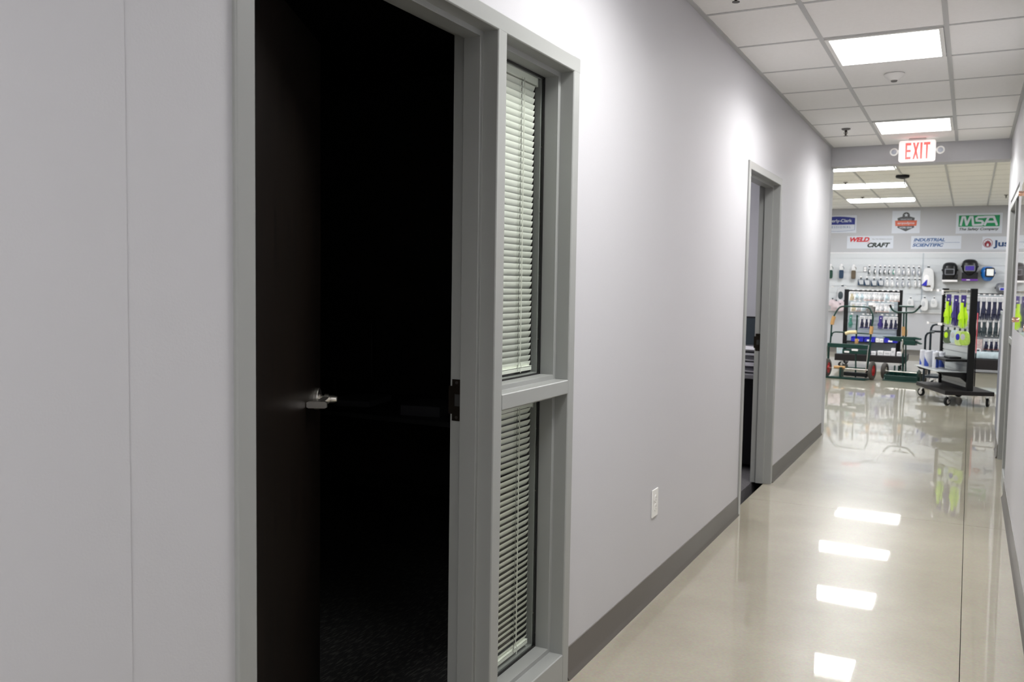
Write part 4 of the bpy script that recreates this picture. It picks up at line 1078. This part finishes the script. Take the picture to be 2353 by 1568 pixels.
PKC = k_carded(M_CREAMG, .095, .17); PKG = k_gloves(M_GREYK, M_TAB, .15, .18); PKN = k_carded(M_NAVYK, .08, .22, M_NAVY); PKT = k_gloves(M_TEAL, M_TEAL, .06, .21); PKP = k_gloves(M_INDIGO, M_INDIGO, .08, .21)
kr = [[PKC, PK1, PK1, PK2, PK3, PK2, PK3, PK1, PK2, PK2], [PKC, PK3, PK1, PKG, PK2, PK3, PK2, PK1], [PKT, PKN, PKN, PKN, PKP, PKN, PKN, PKN]]
nm = ['top', 'middle', 'bottom']
desc = {id(PKC): 'cream leather', id(PK1): 'pale blue', id(PK2): 'white with orange foot', id(PK3): 'grey with orange foot', id(PKG): 'bulky dark grey', id(PKN): 'navy', id(PKT): 'teal', id(PKP): 'purple'}
for ri, (py, pxs) in enumerate(rows):
    for i, px in enumerate(pxs):
        p = SL(px, py+4+.03*(px-1958), .16)
        kr[ri][i].put(f'{desc[id(kr[ri][i])]} glove pack, {ORD[i]} in the {nm[ri]} rear stand row', (p.x, Y2-.16, p.z), random.uniform(.1, .4), f'{nm[ri]} row of gloves on the rear stand')
        p = SL(px+3, py+.03*(px-1958), .28)
        HOOKL.put(f'white tipped hook, {ORD[i]} from left, {nm[ri]} glove row, rear stand', (p.x-.01, Y2-.010, p.z), 0, f'hooks of the {nm[ri]} row')
def bin_(label, px0, px1, py0, py1):
    a = SL(px0, py0, .28); b = SL(px1, py1, .28); w_ = (b.x-a.x)/2; h_ = .085
    t = thing('parts_bin', label, 'bin', ((a.x+b.x)/2, Y2-.17, zb))
    MB().box(-w_, w_, -.12, .12, 0, .006).box(-w_, w_, .114, .12, 0, h_).box(-w_, w_, -.12, -.114, 0, h_*.75).box(-w_, -w_+.005, -.12, .12, 0, h_).box(w_-.005, w_, -.12, .12, 0, h_).build('bin_body', M_BLUEBIN, t, bevel=.001)
    MB().box(-.04, .03, -.123, -.12, .015, .045).build('label_plate', M_TAB, t)
bin_('cobalt blue parts bin behind the left cart handle', 1956, 1984, 770, 785)
bin_('cobalt blue parts bin just left of the small white boxes', 1986, 2010, 770, 785)
bin_('cobalt blue parts bin right of the small white boxes', 2032, 2062, 769, 785)
def carton(label, px0, px1, py, h, y, z, m=M_PAPER, d=.12, group=None):
    a = at(px0, py, 'y', y); b = at(px1, py, 'y', y); w_ = (b.x-a.x)/2
    t = thing('small_carton', label, 'box', ((a.x+b.x)/2, y+d/2, z)); 
    if group: t['group'] = group
    MB().box(-w_, w_, -d/2, d/2, 0, h).build('carton_body', m, t, bevel=.002)
    MB().box(-w_*.6, w_*.6, -d/2-.001, -d/2, h*.35, h*.7).build('printed_label', M_PBAG, t)
carton('left small white carton between the blue bins', 2012, 2020, 780, .07, Y2-.28, zb)
carton('right small white carton between the blue bins', 2021, 2030, 780, .06, Y2-.28, zb)
for i, (a_, b_, h_, lab) in enumerate(((2001, 2012, .06, 'low white carton at the left of the rear stand base'), (2016, 2029, .075, 'white carton with printed label on the rear stand base'), (2030, 2046, .07, 'middle white carton on the rear stand base'), (2047, 2056, .13, 'tallest white carton on the rear stand base'), (2060, 2071, .07, 'white carton at the right end of the rear stand base'))):
    carton(lab, a_, b_, 820, h_, Y2-.46, .24)
carton('pale upright carton by the left post of the rear stand', 1922, 1935, 815, .17, Y2-.5, .24, M_PALEBLUE)
t = thing('navy_duffel', 'dark navy folded pack lying on the rear stand base behind the left cart', 'pack', (at(1975, 830, 'y', Y2-.5).x, Y2-.36, .24))
MB().box(-.22, .22, -.10, .10, 0, .055).build('pack_body', M_NAVYK, t, bevel=.02, seg=3); MB().box(-.2, -.02, -.104, -.1, .01, .045).build('printed_label', M_NAVY, t)

# ------------------------------------------------------------------ right rear display stand
Y3 = 17.6
x0, zt3 = xz(2240, 674, Y3); x0 -= .25; x1 = 2.45
t = thing('rolling_display_stand', 'grey slatted display stand of dark gloves by the right wall', 'display stand', ((x0+x1)/2, Y3, 0)); hw = (x1-x0)/2; c3 = (x0+x1)/2
MB().box(-hw, hw, -.02, .02, .26, zt3).build('back_core', M_BLACKM, t)
slatwall('slat_panel', None, -hw+.02, hw-.02, .26, zt3-.02, -.02, M_SLATG, .076, parent=t, depth=.019, gv=.010)
MB().box(-hw-.02, hw+.02, -.55, .4, .06, .24).build('deck', M_BLACKW, t, bevel=.012)
for s in (-1, 1): MB().box(s*hw-.03, s*hw+.03, -.045, .045, .24, zt3+.01).build('post', M_BLACKM, t, bevel=.003)
for x_, y_ in ((-hw+.15, -.4), (hw-.15, -.4), (-hw+.15, .3), (hw-.15, .3)): caster(t, x_, y_, 0, .022, .8, .06)
KD1 = k_carded(M_NAVYK, .10, .34, None, .95); KD2 = k_carded(M_DKPL, .10, .28, None, .9); KD3 = k_carded(M_NAVYK, .085, .20, M_ORANGE)
for py, pxs, kd, nmr, wd in ((682, [2248, 2261, 2274, 2286, 2299], KD1, 'top', 'long black'), (731, [2250, 2262, 2276, 2289, 2301], KD2, 'middle', 'dark smoky'), (778, [2266, 2278, 2289, 2300], KD3, 'bottom', 'short navy')):
    for i, px in enumerate(pxs):
        p = at(px, py+.03*(px-2248), 'y', Y3-.22)
        kd.put(f'{wd} glove pack, {ORD[i]} from left, {nmr} row of the right stand', (p.x, Y3-.22, p.z), random.uniform(.2, .5), f'{nmr} row of gloves on the right stand')
        p = at(px+1, py-5+.03*(px-2248), 'y', Y3-.34)
        HOOKL.put(f'white tipped hook, {ORD[i]} from left, {nmr} row of the right stand', (p.x, Y3-.040, p.z), 0, f'{nmr} row hooks of the right stand')
p = at(2249, 780, 'y', Y3-.3)
t = thing('blister_card', 'tall printed blister card beside the black post of the front stand', 'pack', (p.x, Y3-.3, p.z))
MB().box(-.06, .06, -.003, .003, -.34, 0).build('backing_card', mat('mottled_card', (.45, .36, .36), .5, var=.6, vscale=25), t, bevel=.001)
MB().pillow(.09, .12, .05, -.16, y=-.02, p=3).build('blister', M_WBAG, t, smooth=True)
p = at(2247, 720, 'y', 13.4); q2 = at(2245, 812, 'y', 13.4)
t = thing('coral_strip_card', 'tall coral red card edge showing right of the black post', 'card', (p.x, 13.4, 0))
MB().box(-.006, .006, -.01, .10, q2.z, p.z).build('card_body', M_PINKED, t, bevel=.002)
MB().box(-.05, .05, .0, .1, 0, .02).box(-.008, .008, .02, .04, 0.02, q2.z).build('card_stand', M_BLACKM, t)
p = at(2280, 812, 'y', Y3-.34); HOOKL.put('single empty white tipped hook low on the right stand', (p.x, Y3-.040, p.z), 0)
KC = k_bag(M_PALEBLUE, .2, .12, .09, 'bag')
for i, px in enumerate((2246, 2262, 2278, 2294)):
    p = at(px, 838, 'y', Y3-.4)
    KC.put(f'{ORD[i]} clear grey bag from the left on the right stand base', (p.x, Y3-.4, .24+.155), random.uniform(-.2, .2), 'clear bags on the right stand base')

# ------------------------------------------------------------------ the dark office behind the nearest frame
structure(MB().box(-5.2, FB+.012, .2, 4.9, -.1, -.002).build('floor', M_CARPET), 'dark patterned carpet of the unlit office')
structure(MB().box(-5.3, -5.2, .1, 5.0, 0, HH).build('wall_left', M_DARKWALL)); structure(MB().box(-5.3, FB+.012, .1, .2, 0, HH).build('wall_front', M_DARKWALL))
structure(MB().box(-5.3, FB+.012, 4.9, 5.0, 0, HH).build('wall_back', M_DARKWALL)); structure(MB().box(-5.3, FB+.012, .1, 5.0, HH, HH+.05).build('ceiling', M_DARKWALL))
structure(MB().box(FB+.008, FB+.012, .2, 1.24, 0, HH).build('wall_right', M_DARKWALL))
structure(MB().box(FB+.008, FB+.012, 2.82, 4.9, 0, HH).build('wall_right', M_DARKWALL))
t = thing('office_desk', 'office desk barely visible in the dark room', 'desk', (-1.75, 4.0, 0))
MB().box(-.80, .80, -.38, .38, .715, .74).build('desk_top', mat('desk_laminate', (.03, .03, .032), .4, var=.05), t, bevel=.003)  # gloom of the unlit room is put into the desk top colour
for s in (-1, 1): MB().box(s*.78-.015, s*.78+.015, -.36, .36, 0, .715).build('side_panel', M_BLACKW, t, bevel=.002)
MB().box(-.76, .76, .30, .32, .25, .715).build('modesty_panel', M_BLACKW, t)
for x_, y_, h_, lab in ((-1.25, 3.86, .05, 'stack of papers at the right end of the dark office desk'), (-1.75, 3.95, .03, 'thin stack of papers mid desk in the dark office')):
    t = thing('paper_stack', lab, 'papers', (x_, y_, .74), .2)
    MB().box(-.105, .105, -.148, .148, 0, h_).build('sheets', mat('shade_toned_paper', (.06, .06, .07), .8, var=.1), t)  # pale papers coloured dark to stand in for the unlit room
t = thing('computer_monitor', 'dark monitor standing on the dim office desk', 'monitor', (-2.1, 4.12, .74), .1)
MB().box(-.27, .27, -.012, .012, .10, .43).build('screen', M_BLACKG, t, bevel=.004); MB().lathe([(0, 0), (.09, 0), (.09, .008), (.018, .012), (.018, .12), (0, .12)], (0, .02, 0), 'z', 20).build('stand', M_BLACKM, t, smooth=True)
t = thing('office_chair', 'dark office chair in front of the dim desk', 'chair', (-1.85, 3.2, 0), PI+.3)
MB().box(-.24, .24, -.24, .24, .43, .50).build('seat', M_BLACKM, t, bevel=.03, seg=3); MB().box(-.22, .22, -.27, -.22, .58, 1.05).build('backrest', M_BLACKM, t, bevel=.025, seg=3)
MB().lathe([(0, .08), (.03, .08), (.03, .43), (0, .43)], (0, 0, 0), 'z', 12).box(-.02, .02, -.26, -.20, .45, .62).build('column', M_BLACKM, t, smooth=True)
b = MB()
for k in range(5):
    a = 2*PI*k/5; b.tube([(0, 0, .10), (.28*math.cos(a), .28*math.sin(a), .075)], .018, 8, .012); b.lathe([(0, -.02), (.03, -.02), (.03, .02), (0, .02)], (.28*math.cos(a), .28*math.sin(a), .03), 'y', 10)
b.build('star_base', M_BLACKM, t, smooth=True)

# ------------------------------------------------------------------ the lit office behind the second frame
structure(MB().box(-3.4, FB+.012, 5.05, 9.1, -.1, -.002).build('floor', mat('grey_carpet', (.10, .095, .10), .95, var=.5, vscale=70)), 'mottled grey carpet of the second office')
structure(MB().box(-3.5, -3.4, 5.0, 9.1, 0, HH).build('wall_left', M_WALL)); structure(MB().box(-3.5, FB+.012, 4.99, 5.05, 0, HH).build('wall_front', M_WALL))
structure(MB().box(-3.4, FB+.012, 8.6, 8.7, 0, HH).build('wall_back', M_WALL)); structure(MB().box(-3.5, FB+.012, 5.0, 8.7, HH, HH+.05).build('ceiling', M_TILE))
panel('ceiling_light', 'ceiling panel inside the second office, out of view', -2.2, -1.6, 6.8, 7.4, HH-.004, M_RPANEL)
t = thing('black_cabinet', 'black desk side seen through the second door opening', 'desk', (-.60, 7.25, 0))
MB().box(-.40, .44, -.34, .9, .03, .705).build('desk_body', M_BLACKM, t, bevel=.004)
MB().box(-.42, .46, -.37, .92, .705, .74).build('desk_top', mat('grey_laminate', (.36, .35, .37), .4, var=.03), t, bevel=.006)
def tray(z, lab, tilt=0, pap=True):
    t = thing('letter_tray', lab, 'letter tray', (-.33, 7.06, z), .0)
    MB().box(-.16, .15, -.12, .22, 0, .006).box(-.16, -.155, -.12, .22, 0, .03).box(.145, .15, -.12, .22, 0, .03).box(-.16, .15, .215, .22, 0, .03).build('tray_body', mat('grey_tray', (.30, .29, .32), .4, var=.05), t, bevel=.002)
    po = MB()
    for sx_ in (-.157, .147):
        for sy_ in (-.05, .20): po.box(sx_-.004, sx_+.004, sy_, sy_+.015, .03, .085)
    po.build('tray_post', M_BLACKM, t)
    if pap:
        q = thing('loose_papers', 'white papers lying in the ' + lab.split(' of ')[0], 'papers', (-.33, 7.06, z+.007), tilt)
        vs = MB(); rings = []
        for k in range(6):
            y_ = -.13+.30*k/5; dz = .018*math.sin(k*1.1+tilt*9)**2
            rings.append([(-.10, y_, dz), (.10, y_, dz*.4), (.10, y_, dz*.4+.008), (-.10, y_, dz+.008)])
        vs.loft(rings); vs.build('sheets', M_PAPER, q)
tray(.741, 'lowest letter tray of the stack on the second office desk', .10)
tray(.827, 'middle letter tray of the stack on the second office desk', -.15)
tray(.913, 'topmost letter tray of the stack on the second office desk', .05)
t = thing('computer_monitor', 'black edged monitor behind the letter trays in the second office', 'monitor', (-.36, 7.75, .74), math.radians(-12))
MB().box(-.20, .26, -.015, .015, .10, .42).build('screen_shell', M_BLACKG, t, bevel=.004); MB().box(-.185, .25, -.017, -.015, .115, .405).build('screen', M_DKPL, t)
MB().lathe([(0, 0), (.09, 0), (.09, .008), (.018, .012), (.018, .12), (0, .12)], (.03, .03, 0), 'z', 20).build('monitor_stand', M_BLACKM, t, smooth=True)

# ------------------------------------------------------------------ low cabinet just past the right corner
t = thing('low_cabinet', 'blue-grey low cabinet edge peeping past the right wall corner', 'cabinet', (1.497, 9.75, 0))
MB().box(0, .5, -.25, .45, .02, 1.19).build('cabinet_body', mat('blue_grey_laminate', (.16, .17, .22), .4, var=.03), t, bevel=.003)
MB().box(-.002, .5, -.252, .452, 1.19, 1.215).build('cabinet_top', M_SLATG, t, bevel=.003); MB().box(.01, .49, -.24, .44, 0, .02).build('plinth', M_BLACKM, t)
